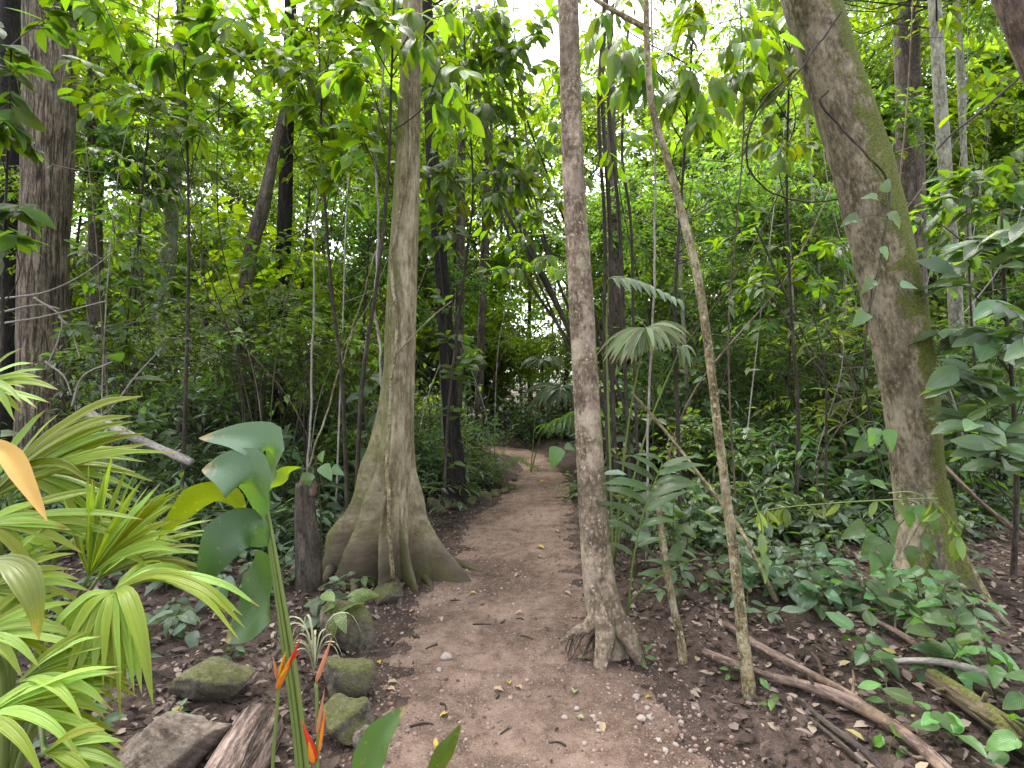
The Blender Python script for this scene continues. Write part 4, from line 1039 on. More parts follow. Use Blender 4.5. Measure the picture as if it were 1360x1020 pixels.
# flowers
def bract(parent, a, b, W, mat, bend=(0, 0, 0), hint=(-.5, -.8, .2)):
    A, B = P(*a), P(*b); md = (A + B) / 2 + np.array(bend)
    m = MB().tube(spline([A, md, B], 12), W * .5 * np.array([.5, .8, 1, 1, .95, .88, .8, .7, .55, .4, .22, .04]), 8, lambda R, th, z, l: R * (1 + .25 * np.cos(2 * th)))
    return obj('bract', m.mesh('bract', M[mat], org=org), parent)
fl = obj('flower', MB().tube(spline([P(358, 1140, 1.5), P(362, 1020, 1.5), P(368, 940, 1.5), P(371, 905, 1.5)], 14), .005, 7).mesh('flower_stalk', M['stem'], org=org), HEL)
for a, b, W, mt in (((371, 912, 1.5), (400, 846, 1.46), .017, 'red'), ((369, 914, 1.49), (386, 872, 1.45), .022, 'orange'), ((370, 905, 1.5), (362, 872, 1.48), .011, 'peach'), ((372, 892, 1.49), (380, 864, 1.47), .012, 'yellowb'), ((376, 888, 1.48), (402, 862, 1.47), .010, 'red'), ((371, 898, 1.48), (377, 870, 1.46), .011, 'yellowb'), ((372, 900, 1.47), (384, 884, 1.45), .010, 'yellowb')):
    bract(fl, a, b, W, mt)
fl = obj('flower', MB().tube(spline([P(418, 1130, 1.48), P(422, 1010, 1.48), P(421, 940, 1.48), P(420, 908, 1.48)], 14), .005, 7).mesh('flower_stalk', M['stem'], org=org), HEL)
for a, b, W, mt in (((420, 1010, 1.47), (401, 958, 1.45), .019, 'red'), ((421, 975, 1.48), (431, 915, 1.46), .013, 'peach'), ((423, 1000, 1.48), (432, 940, 1.5), .014, 'orange'), ((420, 906, 1.48), (441, 846, 1.46), .016, 'peach'), ((417, 1012, 1.47), (410, 985, 1.45), .022, 'orange')):
    bract(fl, a, b, W, mt)

# ---- generic herbs: a base, stems and leaves that are objects
def herb(name, label, base, kind, n, Lr, hgt, spread, col, seed=0, cat='plant', group=None, wf=1.0, tilt=.2, stem='stem_dk', face=.35, nst=None):
    r = np.random.default_rng(seed + 500)
    base = np.asarray(base, float)
    t = thing(name, label, cat, base, group)
    ns = nst or max(1, n // 6)
    sm = MB(); k = 0
    for q in range(ns):
        a = r.uniform(0, 6.28); rr = spread * math.sqrt(r.random())
        top = np.array((math.cos(a) * rr, math.sin(a) * rr, hgt * r.uniform(.55, 1.0)))
        root = np.array((top[0] * .25, top[1] * .25, -.02))
        p = spline([root, (root + top) / 2 + r.normal(size=3) * .05 * hgt + (0, 0, hgt * .08), top], 8)
        sm.tube(p, np.linspace(.004 + .004 * hgt, .002, 8), 5, cap=False)
        m = n // ns + (1 if q < n % ns else 0)
        for j in range(m):
            f = 1 - (j / max(1, m)) * .8
            i_ = f * 7; i0 = min(6, int(i_)); pos = p[i0] + (p[i0 + 1] - p[i0]) * (i_ - i0)
            az = a + j * 2.4 + r.normal() * .4
            d = np.array((math.cos(az), math.sin(az), r.normal(-.12, .25) + (.5 if j == 0 else 0)))
            up = np.array((0, -face, 1)) + r.normal(size=3) * tilt
            L = r.uniform(*Lr)
            pe = pos + nrm(d) * L * .22
            sm.tube(np.array([pos, pe]), [.0022, .0015], 4, cap=False)
            leaf_obj(t, np.zeros(3), LF[kind][r.integers(0, 3)], pe, d, up, L, wf, jit(col, r, .3))
    obj('stem', sm.mesh('stem', M[stem]), t)
    return t

# spotted plant and pale strap plant by the rocks
g = G(432, 872)
herb('spotted_plant', 'low plant with cream-spotted leaves on the mossy rock', g + (0, 0, .16), 'spot', 8, (.13, .20), .22, .10, (.05, .10, .03), 1, wf=1.0, nst=2)
t = thing('strap_plant', 'pale wilting strap-leaved plant in front of the mossy rocks', 'plant', G(418, 905))
o_ = np.array(t.location)
r = np.random.default_rng(8)
for k in range(15):
    a = r.uniform(0, 6.28); L = r.uniform(.12, .26); d = np.array((math.cos(a), math.sin(a) * .6, 0))
    z0 = r.uniform(.02, .12)
    c = [o_ + (0, 0, z0), o_ + d * L * .3 + (0, 0, L * .9 + z0), o_ + d * L * .75 + (0, 0, L * .95 + z0), o_ + d * L + (0, 0, L * .45 + z0)]
    obj('leaf', ribbon(c, .012, -d * .6 + (0, 0, .6), p_strap, nl=10, s=(-1, 0, 1)).mesh('leaf', M['straw'], org=o_), t)

# palm seedling right of the slender tree
org = G(832, 858) + (0, .12, 0)
t = thing('palm_seedling', 'young palm with glossy drooping leaflets right of the slender ringed tree', 'palm', org)
r = np.random.default_rng(12)
for rach, side in (([(835, 800, 3.1), (840, 750, 3.05), (852, 690, 3.0), (868, 645, 2.97), (880, 615, 2.95)], 1), ([(838, 800, 3.12), (870, 770, 3.0), (900, 752, 2.95), (925, 742, 2.9)], .6)):
    p = spline([org] + [P(*q) for q in rach], 26)
    fr = obj('frond', MB().tube(p, np.linspace(.007, .003, 26), 7).mesh('rachis', M['stem'], org=org), t)
    i0 = 11
    for k, i in enumerate(range(i0, 26, 1)):
        if k % 2 and side < 1: continue
        sg = 1 if k % 2 else -1
        tang = nrm(p[min(i + 1, 25)] - p[i - 1])
        d = np.array((sg * 1.0, -.25, .15)) + tang * .6 + r.normal(size=3) * .15
        L = (.34 if side == 1 else .2) * (1 - .35 * abs(i - 18) / 8) * r.uniform(.8, 1.1)
        leaf_obj(fr, org, LF['palmlet'][r.integers(0, 3)], p[i], d, (sg * -.15, -.6, .8), L, 1.0 if side == 1 else 1.1, jit((.055, .11, .04), r, .2), 'leaflet')
herb('broadleaf_herb', 'pale broad-leaved plant topping the young palm right of the slender tree', G(858, 800) + (.05, .5, 0), 'ellg', 16, (.16, .24), .95, .22, C_BLU, 2, nst=3)
herb('broadleaf_herb', 'broad-leaved plant half hidden behind the young palm', GX(905, 4.1), 'ellg', 24, (.13, .20), .65, .35, C_UND, 3, nst=4)

# fan palm leaves lit from above, behind the slender tree
org = np.array((P(815, 600, 4.4)[0], 4.4, float(H(P(815, 600, 4.4)[0], 4.4))))
FP = thing('fan_palm', 'grey green fan palm with raised fans between the slender tree and the thin sapling', 'palm', org)
frond((858, 436, 3.9), [(788, 478, 4.0, .05), (800, 482, 3.95, .08), (812, 484, 3.85, .09), (824, 486, 3.8, .10), (838, 484, 3.78, .10), (852, 474, 3.75, .10), (864, 468, 3.75, .09), (878, 468, 3.75, .09), (892, 466, 3.78, .09), (904, 464, 3.8, .09), (912, 456, 3.85, .08), (918, 446, 3.95, .07)], (.22, .27, .15), arc=.05, seed=20, thing_=FP, org_=org, hint=(0, -.7, .7))
frond((905, 460, 4.3), [(922, 495, 4.2, .08), (912, 492, 4.2, .07), (903, 490, 4.2, .07), (925, 474, 4.2, .06)], (.16, .21, .10), seed=22, thing_=FP, org_=org)
rp = spline([org, P(806, 470, 4.25), P(808, 390, 4.1), P(812, 369, 4.0), P(850, 374, 3.9), P(905, 402, 3.85)], 60)
fr = obj('frond', MB().tube(rp, np.linspace(.011, .003, 60), 6).mesh('rachis', M['stem'], org=org), FP)
fr['label'] = 'raised feather frond with pale hanging leaflets'
r = np.random.default_rng(21)
i1_ = int(np.argmin(np.linalg.norm(rp - P(814, 369, 4.0), axis=1)))
for i in range(i1_, 60, 2):
    f = (i - i1_) / (60 - i1_); L = .17 * (.55 + .45 * math.sin(math.pi * min(1, f + .2)))
    for sg in (-1, 1):
        e = rp[i] + np.array((.05, -.07 * sg, -.10 if sg > 0 else -.05)) * L / .12 + r.normal(size=3) * .012
        o = obj('leaflet', ribbon([rp[i], (rp[i] + e) / 2 + (0, 0, .02), e], .034, (-.1, -.6, .8), p_strap, nl=5, s=(-1, 0, 1)).mesh('leaflet', M['leaf_palm'], org=org), fr, color=jit((.26, .31, .25), r, .12))
org = GX(705, 9.2)
FP2 = thing('fan_palm', 'distant drooping fan palm over the far bend of the path', 'palm', org)
frond((745, 515, 8.6), [(700, 548, 8.5, .2), (715, 540, 8.4, .2), (728, 545, 8.3, .18), (765, 545, 8.3, .2), (760, 530, 8.4, .2), (780, 520, 8.4, .15), (690, 530, 8.5, .15)], (.07, .11, .05), arc=.05, seed=23, thing_=FP2, org_=org)
frond((720, 478, 9), [(690, 490, 8.8, .2), (705, 492, 8.8, .2), (735, 485, 8.8, .2), (752, 490, 8.9, .2)], (.08, .12, .055), arc=.05, seed=24, thing_=FP2, org_=org)
# small feathery palm by the far path
org = GX(664, 7.9)
t = thing('feather_palm', 'small feathery palm at the far left edge of the path', 'palm', org)
r = np.random.default_rng(31)
for k in range(9):
    a = k * .7 + .2; d = np.array((math.cos(a), math.sin(a), 0)); L = r.uniform(.4, .6)
    p = spline([org, org + d * L * .4 + (0, 0, .42), org + d * L + (0, 0, .3 + .1 * (k % 3))], 14)
    fr = obj('frond', MB().tube(p, np.linspace(.006, .002, 14), 5).mesh('rachis', M['stem'], org=org), t)
    for i in range(3, 14):
        for sg in (-1, 1):
            tg = nrm(p[min(i + 1, 13)] - p[i - 1]); sd_ = np.cross(tg, (0, 0, 1))
            leaf_obj(fr, org, LF['lance'][1], p[i], sd_ * sg + tg * .5 - np.array((0, 0, .25)), (0, -.2, 1), .16, .5, jit((.06, .11, .035), r), 'leaflet')

# heart leaves on their own stems
def heart(label, pts, leaves, seed, name='heart_leaf_plant', col=(.075, .15, .05)):
    p = spline([np.asarray(q) for q in pts], 14); og = p[0]
    t = thing(name, label, 'plant', og)
    obj('stem', MB().tube(p, np.linspace(.006, .003, 14), 6).mesh('stem', M['stem_dk'], org=og), t)
    r = np.random.default_rng(seed)
    for (u, v, d, L, dx, dz) in leaves:
        q = P(u, v, d)
        i = np.argmin(np.linalg.norm(p - q, axis=1))
        s_ = obj('leaf_stalk', MB().tube(spline([p[i], (p[i] + q) / 2 + (0, 0, .02), q], 6), .0025, 5).mesh('leaf_stalk', M['stem_dk'], org=og), t)
        leaf_obj(t, og, LF['heart'][r.integers(0, 3)], q, (dx, -.3, dz), (.1 * dx, -1, .55), L, 1.0, jit(col, r, .15))
heart('single pale heart-shaped leaf beside the path left of the slender tree', [GX(803, 4.6), P(775, 600, 4.5), P(748, 590, 4.4)], [(742, 594, 4.35, .20, -.35, -.9), (750, 592, 4.4, .1, .7, -.2)], 1)
heart('heart-leaved climber hanging at the left of the leaning trunk', [P(1150, 560, 3.5), P(1165, 562, 3.3), P(1178, 572, 3.25)], [(1160, 568, 3.2, .13, -.1, -.9), (1178, 570, 3.18, .15, .1, -1), (1150, 585, 3.3, .12, -.8, -.5), (1140, 575, 3.3, .10, -.9, .1)], 2, col=(.08, .17, .05))
heart('heart-leaved climber beside the rotten stump', [GX(428, 3.9), P(424, 650, 3.85), P(415, 620, 3.8)], [(412, 628, 3.75, .15, -.2, -.9), (428, 618, 3.75, .14, .5, -.6), (440, 622, 3.8, .12, .8, -.3), (425, 612, 3.85, .1, .3, .6)], 3)
heart('heart-leaved creeper on the front of the leaning tree base', [P(1190, 660, 3.3), P(1215, 668, 3.2), P(1240, 690, 3.15)], [(1150, 700, 3.1, .17, -.9, -.25), (1165, 712, 3.05, .16, -.6, -.6), (1180, 690, 3.05, .14, .1, -.9), (1200, 672, 3.1, .15, .3, -.9), (1215, 672, 3.1, .13, .5, -.9), (1175, 722, 3.0, .15, -.1, -.9), (1205, 725, 3.0, .14, .2, -.9), (1222, 715, 3.05, .14, .7, -.5), (1165, 735, 3.0, .13, -.4, -.8), (1235, 685, 3.1, .13, .3, -.9)], 4, col=(.06, .13, .035))
heart('small pale climber leaves on the upper front of the leaning mossy trunk', [P(1150, 430, 3.45), P(1172, 340, 3.4), P(1178, 260, 3.4), P(1150, 200, 3.4)], [(1178, 285, 3.3, .13, .5, -.4), (1165, 265, 3.3, .11, -.7, .2), (1195, 378, 3.35, .11, .9, -.2), (1160, 372, 3.3, .12, -.6, -.5), (1172, 255, 3.3, .10, .3, .8), (1140, 290, 3.35, .13, -.9, -.2), (1150, 415, 3.35, .14, -.7, -.6), (1168, 330, 3.3, .10, .6, -.6)], 5, col=(.09, .16, .07))
# drooping wilted vine leaves
def droop_vine(label, pts, n, L, col, seed, kind='ell'):
    p = spline([np.asarray(q) for q in pts], 24); og = p[0]
    t = thing('drooping_vine', label, 'vine', og)
    obj('stem', MB().tube(p, np.linspace(.005, .0025, 24), 5).mesh('stem', M['stem'], org=og), t)
    r = np.random.default_rng(seed)
    for k in range(n):
        i = int(np.clip(23 - abs(r.normal()) * 7, 3, 23)) if k % 3 else int(r.uniform(3, 23))
        leaf_obj(t, og, LF[kind][r.integers(0, 3)], p[i], (r.normal() * .5, r.normal() * .4 - .1, -1), (r.normal() * .8, -1, .1), L * r.uniform(.45, 1.15), r.uniform(.7, 1.0), jit(col, r, .2))
droop_vine('thin stalk with limp pale leaves reaching left in front of the leaning tree', [P(1245, 662, 3.0), P(1180, 664, 2.95), P(1110, 668, 2.95), P(1040, 674, 2.95), P(1008, 680, 2.95)], 16, .12, (.13, .18, .07), 1)
droop_vine('limp pale leaves hanging right of the thin sapling', [P(1000, 660, 2.9), P(1010, 690, 2.85), P(1012, 715, 2.85), P(1014, 745, 2.85)], 14, .12, (.14, .19, .08), 2)
droop_vine('limp pale leaves hanging over the leaning tree base', [P(1180, 655, 3.0), P(1215, 655, 2.95), P(1255, 680, 2.95), P(1285, 735, 2.95)], 14, .12, (.11, .17, .06), 3)

# broad leaves bottom right and the herb belt at the foot of the right bank
for i, (u, v, n, L0, L1, h_, sp, kind, col, lab) in enumerate([
    (1235, 850, 52, .085, .15, .42, .40, 'ovate', (.050, .125, .030), 'bushy herb with broad bright green leaves in front of the leaning tree'),
    (1330, 930, 44, .09, .155, .40, .38, 'ovate', (.055, .13, .028), 'broad-leaved herb at the bottom right edge above the mossy log'),
    (1195, 905, 24, .08, .13, .28, .25, 'ovate', (.045, .115, .034), 'low broad-leaved herb left of the bushy herb'),
    (1300, 1000, 16, .08, .13, .22, .25, 'ovate', (.07, .16, .03), 'low pale herb under the mossy log at the bottom right'),
    (1065, 800, 40, .09, .16, .34, .38, 'ovate', (.036, .095, .034), 'dark broad-leaved herb at the right of the thin sapling'),
    (1125, 820, 32, .09, .15, .26, .34, 'ovate', (.034, .088, .032), 'dark broad-leaved herb beside the leaning tree foot'),
    (1010, 775, 20, .10, .18, .28, .26, 'ellg', (.036, .095, .034), 'dark herb with drooping leaves just right of the sapling stem'),
    (965, 735, 14, .10, .15, .24, .22, 'ellg', C_UND, 'small dark herb left of the sapling stem'),
    (1190, 960, 8, .06, .1, .14, .14, 'ellg', (.07, .17, .03), 'tiny bright seedling between the fallen branches'),
    (1180, 1005, 3, .08, .11, .10, .05, 'heart', (.07, .19, .02), 'tiny round-leaved seedling beside the thick fallen branch'),
    (1036, 950, 4, .05, .07, .08, .05, 'ellg', (.07, .17, .03), 'tiny two-leaved seedling just right of the sapling foot'),
    (965, 905, 4, .05, .07, .08, .05, 'ellg', (.07, .17, .03), 'tiny seedling left of the sapling foot'),
    (852, 885, 5, .06, .08, .09, .05, 'ellg', (.06, .15, .03), 'tiny green seedling at the foot of the slender tree'),
    (120, 990, 18, .07, .12, .22, .22, 'ellg', (.030, .075, .026), 'low dark herb under the bright fan palm'),
    (150, 900, 20, .06, .10, .20, .22, 'ellg', (.04, .09, .034), 'small-leaved creeper under the lowest palm fan'),
    (235, 960, 10, .05, .08, .10, .15, 'ellg', (.05, .11, .04), 'tiny-leaved creeper in front of the long mossy rock'),
    (300, 880, 12, .05, .09, .12, .2, 'ellg', (.035, .08, .03), 'scattered seedlings behind the heliconia'),
    (350, 790, 16, .08, .13, .22, .25, 'ellg', C_UND, 'low dark herb behind the heliconia leaves'),
    (265, 760, 16, .09, .14, .30, .28, 'lance', C_DRK, 'dark narrow-leaved herb left of the heliconia'),
    (480, 775, 6, .08, .12, .10, .08, 'ellg', (.055, .12, .03), 'small seedling in front of the left buttress'),
    ]):
    herb('broadleaf_herb' if n > 8 else 'seedling', lab, G(u, v), kind, n, (L0, L1), h_, sp, col, 40 + i, 'plant')
for i in range(150):
    r = np.random.default_rng(900 + i)
    if i % 2:
        q = GX(r.uniform(880, 1330), r.uniform(3.2, 5.5)); gr = 'seedlings right of the path'
        if q[0] < pr(q[1]) + .35: continue
    else:
        q = GX(r.uniform(60, 560), r.uniform(2.9, 6.0)); gr = 'seedlings left of the path'
        if q[0] > pl(q[1]) - .4 or np.hypot(q[0] - BUT[1][0], q[1] - BUT[1][1]) < .75: continue
    lab = ('nearer ' if q[1] < 4.2 else 'farther ') + ('green', 'bluish', 'dark')[i % 3] + ' seedling ' + where(q[0], q[1])
    herb('seedling', lab, q, ('ellg', 'ovate')[(i // 2) % 2], int(r.integers(7, 15)), (.06, .14), r.uniform(.1, .34), .2, (C_UND, C_BLU, C_DRK)[i % 3], 950 + i, 'plant', gr)

r = np.random.default_rng(321)
k = 0
for i in range(400):
    d = r.uniform(4.6, 10.5); u = r.uniform(90, 1340)
    x, y = (u - 680) / F * d, d
    if not clear_path(x, y, .4) or np.hypot(x - BUT[1][0], y - BUT[1][1]) < 1.1: continue
    b = np.array((x, y, float(H(x, y)))); hg = r.uniform(1.5, 6.5); rd = r.uniform(.005, .013)
    ln = r.normal(size=3) * .24 * hg; ln[2] = 0
    p = spline([b - (0, 0, .05), b + ln * .2 + (0, 0, hg * .35) + r.normal(size=3) * .05, b + ln * .7 + (0, 0, hg * .7) + r.normal(size=3) * .08, b + ln + (0, 0, hg)], 26)
    ci = int(r.integers(0, 4))
    t = thing('thin_sapling', ('tall' if hg > 4 else 'short') + (' dark', ' grey', ' tan', ' olive')[ci] + ' thin stem ' + ('leaning ' if np.linalg.norm(ln) > .7 else '') + where(x, y), 'sapling', b, 'thin stems in the undergrowth')
    mt = ('dark_twig', 'grey_twig', 'branch', 'stem_dk')[ci]
    obj('trunk', MB().tube(p, np.linspace(rd, rd * .4, 26), 6).mesh('trunk', M[mt], org=b), t)
    for q in range(int(r.integers(2, 6))):
        j = int(r.integers(8, 25)); e = p[j] + r.normal(size=3) * np.array((.35, .35, .12)) + (0, 0, .18)
        obj('twig', MB().tube(spline([p[j], (p[j] + e) / 2 + r.normal(size=3) * .04, e], 7), np.linspace(rd * .45, .0012, 7), 4).mesh('twig', M[mt], org=b), t)
        for w_ in range(int(r.integers(1, 4))):
            leaf_obj(t, b, LF[('ell', 'obov', 'lance')[ci % 3]][w_ % 3], p[j] + (e - p[j]) * r.uniform(.6, 1), (e - p[j]) + r.normal(size=3) * .3 - (0, 0, .15), (0, -.3, 1), r.uniform(.09, .17), 1.0, jit((C_UND, C_CAN, C_BLU)[w_], r, .25))
    k += 1
    if k >= 125: break

# ------------------------------------------------------------------ saplings whose leaves one can tell apart
def sapling(name, label, base, spine, clusters, kind, Lr, col, seed, wf=1.0, droop=.4, face=.25, maxobj=290, bark='dark_twig', rad=(.02, .006), cat='sapling', group=None):
    """clusters: (u, v, depth, radius in metres, leaves)"""
    r = np.random.default_rng(seed)
    base = np.asarray(base, float)
    t = thing(name, label, cat, base, group)
    p = spline([base + (0, 0, -.05)] + [P(*q) for q in spine], 40)
    obj('trunk', MB().tube(p, np.linspace(rad[0], rad[1], 40), 9).mesh('trunk', M[bark], org=base), t)
    allp, alld, allu, allL = [], [], [], []
    for (u, v, d, R, n) in clusters:
        C = P(u, v, d)
        i = int(np.argmin(np.linalg.norm(p - (C - (0, 0, .35 * np.linalg.norm(p[-1] - C) + .1)), axis=1)))
        bm = MB()
        bp = spline([p[i], (p[i] + C) / 2 + r.normal(size=3) * .08 + (0, 0, .06), C], 10)
        bm.tube(bp, np.linspace(max(.004, rad[1] * .9), .003, 10), 6, cap=False)
        n = int(n * 1.35); nt_ = max(2, n // 7)
        for q in range(nt_):
            dd = nrm(r.normal(size=3) * np.array((1, 1, .7)) + np.array((0, -.15, -.05)))
            s0 = bp[int(r.integers(4, 10))]; e = C + dd * R * r.uniform(.5, 1.15); e[2] -= droop * .25 * R
            tp = spline([s0, (s0 + e) / 2 + (0, 0, .12 * R), e], 8)
            bm.tube(tp, np.linspace(.0035, .0015, 8), 4, cap=False)
            m = n // nt_ + (1 if q < n % nt_ else 0)
            tdir = nrm(e - s0); sdv = nrm(np.cross(tdir, (0, 0, 1)))
            for j in range(m):
                f = 7 - (j / m) * 5; i0 = min(6, int(f)); pos = tp[i0] + (tp[i0 + 1] - tp[i0]) * (f - i0)
                sg = 1 if j % 2 else -1
                ld = tdir * (.9 if j < 2 else .5) + sdv * sg * (.85 if j else .1) + r.normal(size=3) * .25
                ld[2] -= droop * r.uniform(.6, 1.4)
                allp.append(pos); alld.append(ld); allu.append(np.array((0, -face, 1)) + r.normal(size=3) * .35); allL.append(r.uniform(*Lr))
        obj('branch', bm.mesh('branch', M[bark], org=base), t)
    allp, alld, allu, allL = map(np.array, (allp, alld, allu, allL))
    order = r.permutation(len(allp))
    for k in order[:maxobj]:
        leaf_obj(t, base, LF[kind][r.integers(0, 3)], allp[k], alld[k], allu[k], allL[k], wf * r.uniform(.85, 1.15), jit(col, r, .28))
    rest = order[maxobj:]
    if len(rest):
        mb = MB(); leaf_cloud(mb, allp[rest], alld[rest], allu[rest], allL[rest], allL[rest] * .42 * wf, r.random(len(rest)))
        obj('foliage', mb.mesh('foliage', M['leaf'], smooth=False, org=base), t, color=col, kind='stuff')
    return t

sapling('leafy_sapling', 'sapling with bright oval leaves hanging between the dark thin trunk and the buttressed tree', GX(462, 4.9), [(455, 520, 4.8), (440, 380, 4.7), (430, 240, 4.6), (425, 100, 4.6), (420, -60, 4.6)],
    [(400, 95, 4.3, .35, 44), (470, 60, 4.4, .4, 44), (440, 150, 4.2, .35, 40), (500, 140, 4.3, .35, 36), (380, 160, 4.5, .35, 30), (460, 235, 4.5, .35, 34), (410, 20, 4.5, .45, 40), (500, 10, 4.6, .4, 30), (485, 185, 4.2, .3, 24)], 'ell', (.13, .20), (.062, .115, .010), 61, droop=.45, wf=1.1)
sapling('leafy_sapling', 'sapling whose broad leaves hang in front of the top of the buttressed trunk', GX(470, 4.4), [(480, 520, 4.2), (500, 380, 4.0), (515, 240, 3.9), (520, 100, 3.8), (525, -60, 3.7)],
    [(515, 30, 3.6, .35, 20), (490, 110, 3.7, .3, 18), (585, 90, 3.7, .3, 18), (470, 30, 3.6, .35, 26), (590, 20, 3.7, .35, 26), (490, 190, 3.8, .25, 10), (440, -10, 3.6, .35, 22)], 'ell', (.15, .23), (.080, .145, .012), 161, droop=.55, wf=1.1)
sapling('leafy_sapling', 'sapling with a broad-leaved top filling the upper left beside the broad brown tree', GX(240, 5), [(246, 540, 4.9), (250, 400, 4.8), (250, 250, 4.7), (245, 100, 4.6), (240, -40, 4.6)],
    [(160, 30, 4.4, .4, 28), (230, 60, 4.4, .4, 28), (300, 30, 4.5, .4, 28), (130, 110, 4.6, .35, 22), (210, 140, 4.5, .35, 22), (340, 100, 4.6, .35, 24), (270, 170, 4.6, .3, 18), (120, -10, 4.4, .4, 22), (350, 20, 4.4, .4, 24)], 'ell', (.16, .24), (.078, .140, .012), 162, droop=.45, wf=1.05)
sapling('leafy_sapling', 'tall sapling with fresh leaves above the far path between the two slender trunks', GX(840, 7), [(820, 540, 6.8), (780, 380, 6.4), (730, 240, 6), (690, 120, 5.8), (680, -40, 5.6)],
    [(690, 30, 5.2, .5, 30), (720, 100, 5.3, .5, 30), (660, 0, 5.2, .5, 28), (710, 180, 5.6, .45, 24), (730, 20, 5.2, .4, 24), (790, 90, 5.4, .5, 26), (800, 180, 5.6, .5, 24), (690, 280, 5.9, .4, 22), (640, 80, 5.6, .5, 26), (720, 240, 5.9, .5, 26), (665, 330, 6.2, .45, 24), (730, 330, 6.3, .4, 20), (600, 40, 5.4, .4, 20)], 'obov', (.16, .24), (.085, .150, .012), 163, droop=.6)
sapling('leafy_sapling', 'sapling with long drooping leaves right of the buttressed trunk', GX(588, 6.1), [(596, 540, 6), (612, 400, 5.8), (628, 260, 5.6), (620, 120, 5.5), (612, -60, 5.4)],
    [(600, 120, 5.2, .5, 44), (570, 60, 5.2, .45, 36), (640, 150, 5.3, .5, 44), (600, 230, 5.3, .5, 48), (660, 230, 5.6, .5, 40), (580, 290, 5.4, .4, 30), (640, 60, 5.4, .5, 34), (690, 110, 5.6, .5, 30), (700, 190, 5.6, .4, 24), (620, 10, 5.3, .5, 30)], 'obov', (.17, .27), (.046, .085, .009), 62, droop=.75, wf=1.0)
sapling('leafy_sapling', 'sapling with dense small bright leaves right of the broad brown tree', GX(170, 6.6), [(176, 520, 6.5), (180, 380, 6.3), (190, 240, 6.2), (205, 100, 6), (215, -50, 6)],
    [(130, 60, 5.6, .5, 40), (160, 130, 5.8, .5, 40), (200, 170, 5.6, .5, 40), (250, 150, 5.7, .45, 36), (290, 130, 5.6, .45, 36), (140, 200, 6, .5, 36), (210, 250, 6, .45, 30), (300, 210, 5.8, .45, 34), (340, 150, 5.8, .4, 30), (330, 60, 5.6, .5, 34), (180, 30, 5.6, .5, 34)], 'ell', (.14, .22), (.05, .096, .010), 63, droop=.4)
sapling('leafy_sapling', 'sapling spreading mid-green leaves low between the broad tree and the pale trunk', GX(160, 6), [(165, 520, 6), (170, 420, 5.9), (180, 330, 5.8)],
    [(150, 300, 5.8, .4, 30), (200, 350, 5.6, .4, 34), (150, 390, 5.6, .4, 30), (220, 400, 5.6, .4, 30), (130, 440, 5.4, .4, 28), (190, 460, 5.6, .4, 30), (120, 350, 5.8, .35, 24)], 'ell', (.12, .19), (.04, .082, .014), 64, droop=.3)
sapling('leafy_sapling', 'sapling whose large leaves hang at the top between the slender tree and the leaning tree', GX(905, 4.6), [(900, 560, 4.5), (896, 420, 4.3), (905, 260, 4.1), (915, 120, 3.9), (925, -20, 3.8)],
    [(850, 60, 3.5, .3, 22), (890, 70, 3.5, .3, 24), (935, 90, 3.5, .3, 16), (960, 40, 3.5, .35, 18), (920, 150, 3.7, .28, 12), (870, 120, 3.8, .3, 14), (830, 90, 4, .35, 20), (980, 110, 3.8, .3, 18), (1000, 20, 3.8, .3, 18), (820, 20, 3.8, .35, 22), (940, -10, 3.5, .3, 18)], 'lance', (.18, .27), (.085, .150, .012), 65, droop=.9, wf=1.25)
sapling('leafy_sapling', 'sapling with yellow green leaves just left of the leaning trunk at its top', GX(1055, 5), [(1060, 560, 4.9), (1050, 400, 4.8), (1045, 250, 4.7), (1048, 100, 4.6), (1050, -30, 4.6)],
    [(1035, 60, 4.5, .35, 26), (1050, 120, 4.5, .35, 26), (1020, 20, 4.5, .35, 24), (1000, 100, 4.7, .35, 24), (1040, 180, 4.6, .35, 20), (1060, 10, 4.4, .3, 20)], 'obov', (.17, .25), (.075, .125, .011), 66, droop=.6)
sapling('leafy_sapling', 'sapling with a spray of bright mid-size leaves in the middle of the right side', GX(1040, 6.5), [(1045, 540, 6.4), (1050, 450, 6.2), (1050, 360, 6)],
    [(1000, 380, 5.8, .45, 34), (1050, 340, 5.8, .45, 40), (1090, 380, 5.7, .45, 36), (1030, 420, 5.8, .4, 30), (1100, 320, 6, .4, 26), (980, 330, 6.2, .45, 26), (1110, 430, 5.8, .4, 24)], 'ell', (.14, .21), (.052, .105, .012), 67, droop=.3)
sapling('leafy_sapling', 'big-leaved sapling at the right edge beyond the leaning tree', GX(1345, 3.6), [(1350, 660, 3.5), (1345, 520, 3.4), (1335, 400, 3.3), (1330, 280, 3.2)],
    [(1330, 330, 3.1, .28, 16), (1300, 390, 3.2, .28, 16), (1350, 440, 3.1, .3, 18), (1310, 480, 3.2, .28, 16), (1340, 540, 3.0, .3, 18), (1310, 580, 3.2, .28, 16), (1290, 330, 3.4, .28, 14), (1360, 380, 3.0, .3, 14), (1345, 600, 3.0, .25, 14), (1285, 440, 3.4, .25, 12)], 'ellg', (.15, .25), (.075, .130, .068), 68, droop=.2, face=.7)
sapling('leafy_sapling', 'big-leaved sapling half out of the picture at the left edge', GX(-10, 5), [(0, 520, 4.9), (5, 350, 4.8), (10, 200, 4.7), (15, 60, 4.6)],
    [(5, 120, 4.5, .3, 20), (20, 170, 4.5, .3, 20), (0, 250, 4.5, .3, 20), (15, 310, 4.5, .28, 16), (0, 50, 4.6, .3, 18), (100, 20, 5.2, .35, 26)], 'ell', (.2, .3), (.045, .09, .014), 69, droop=.35, wf=1.1)
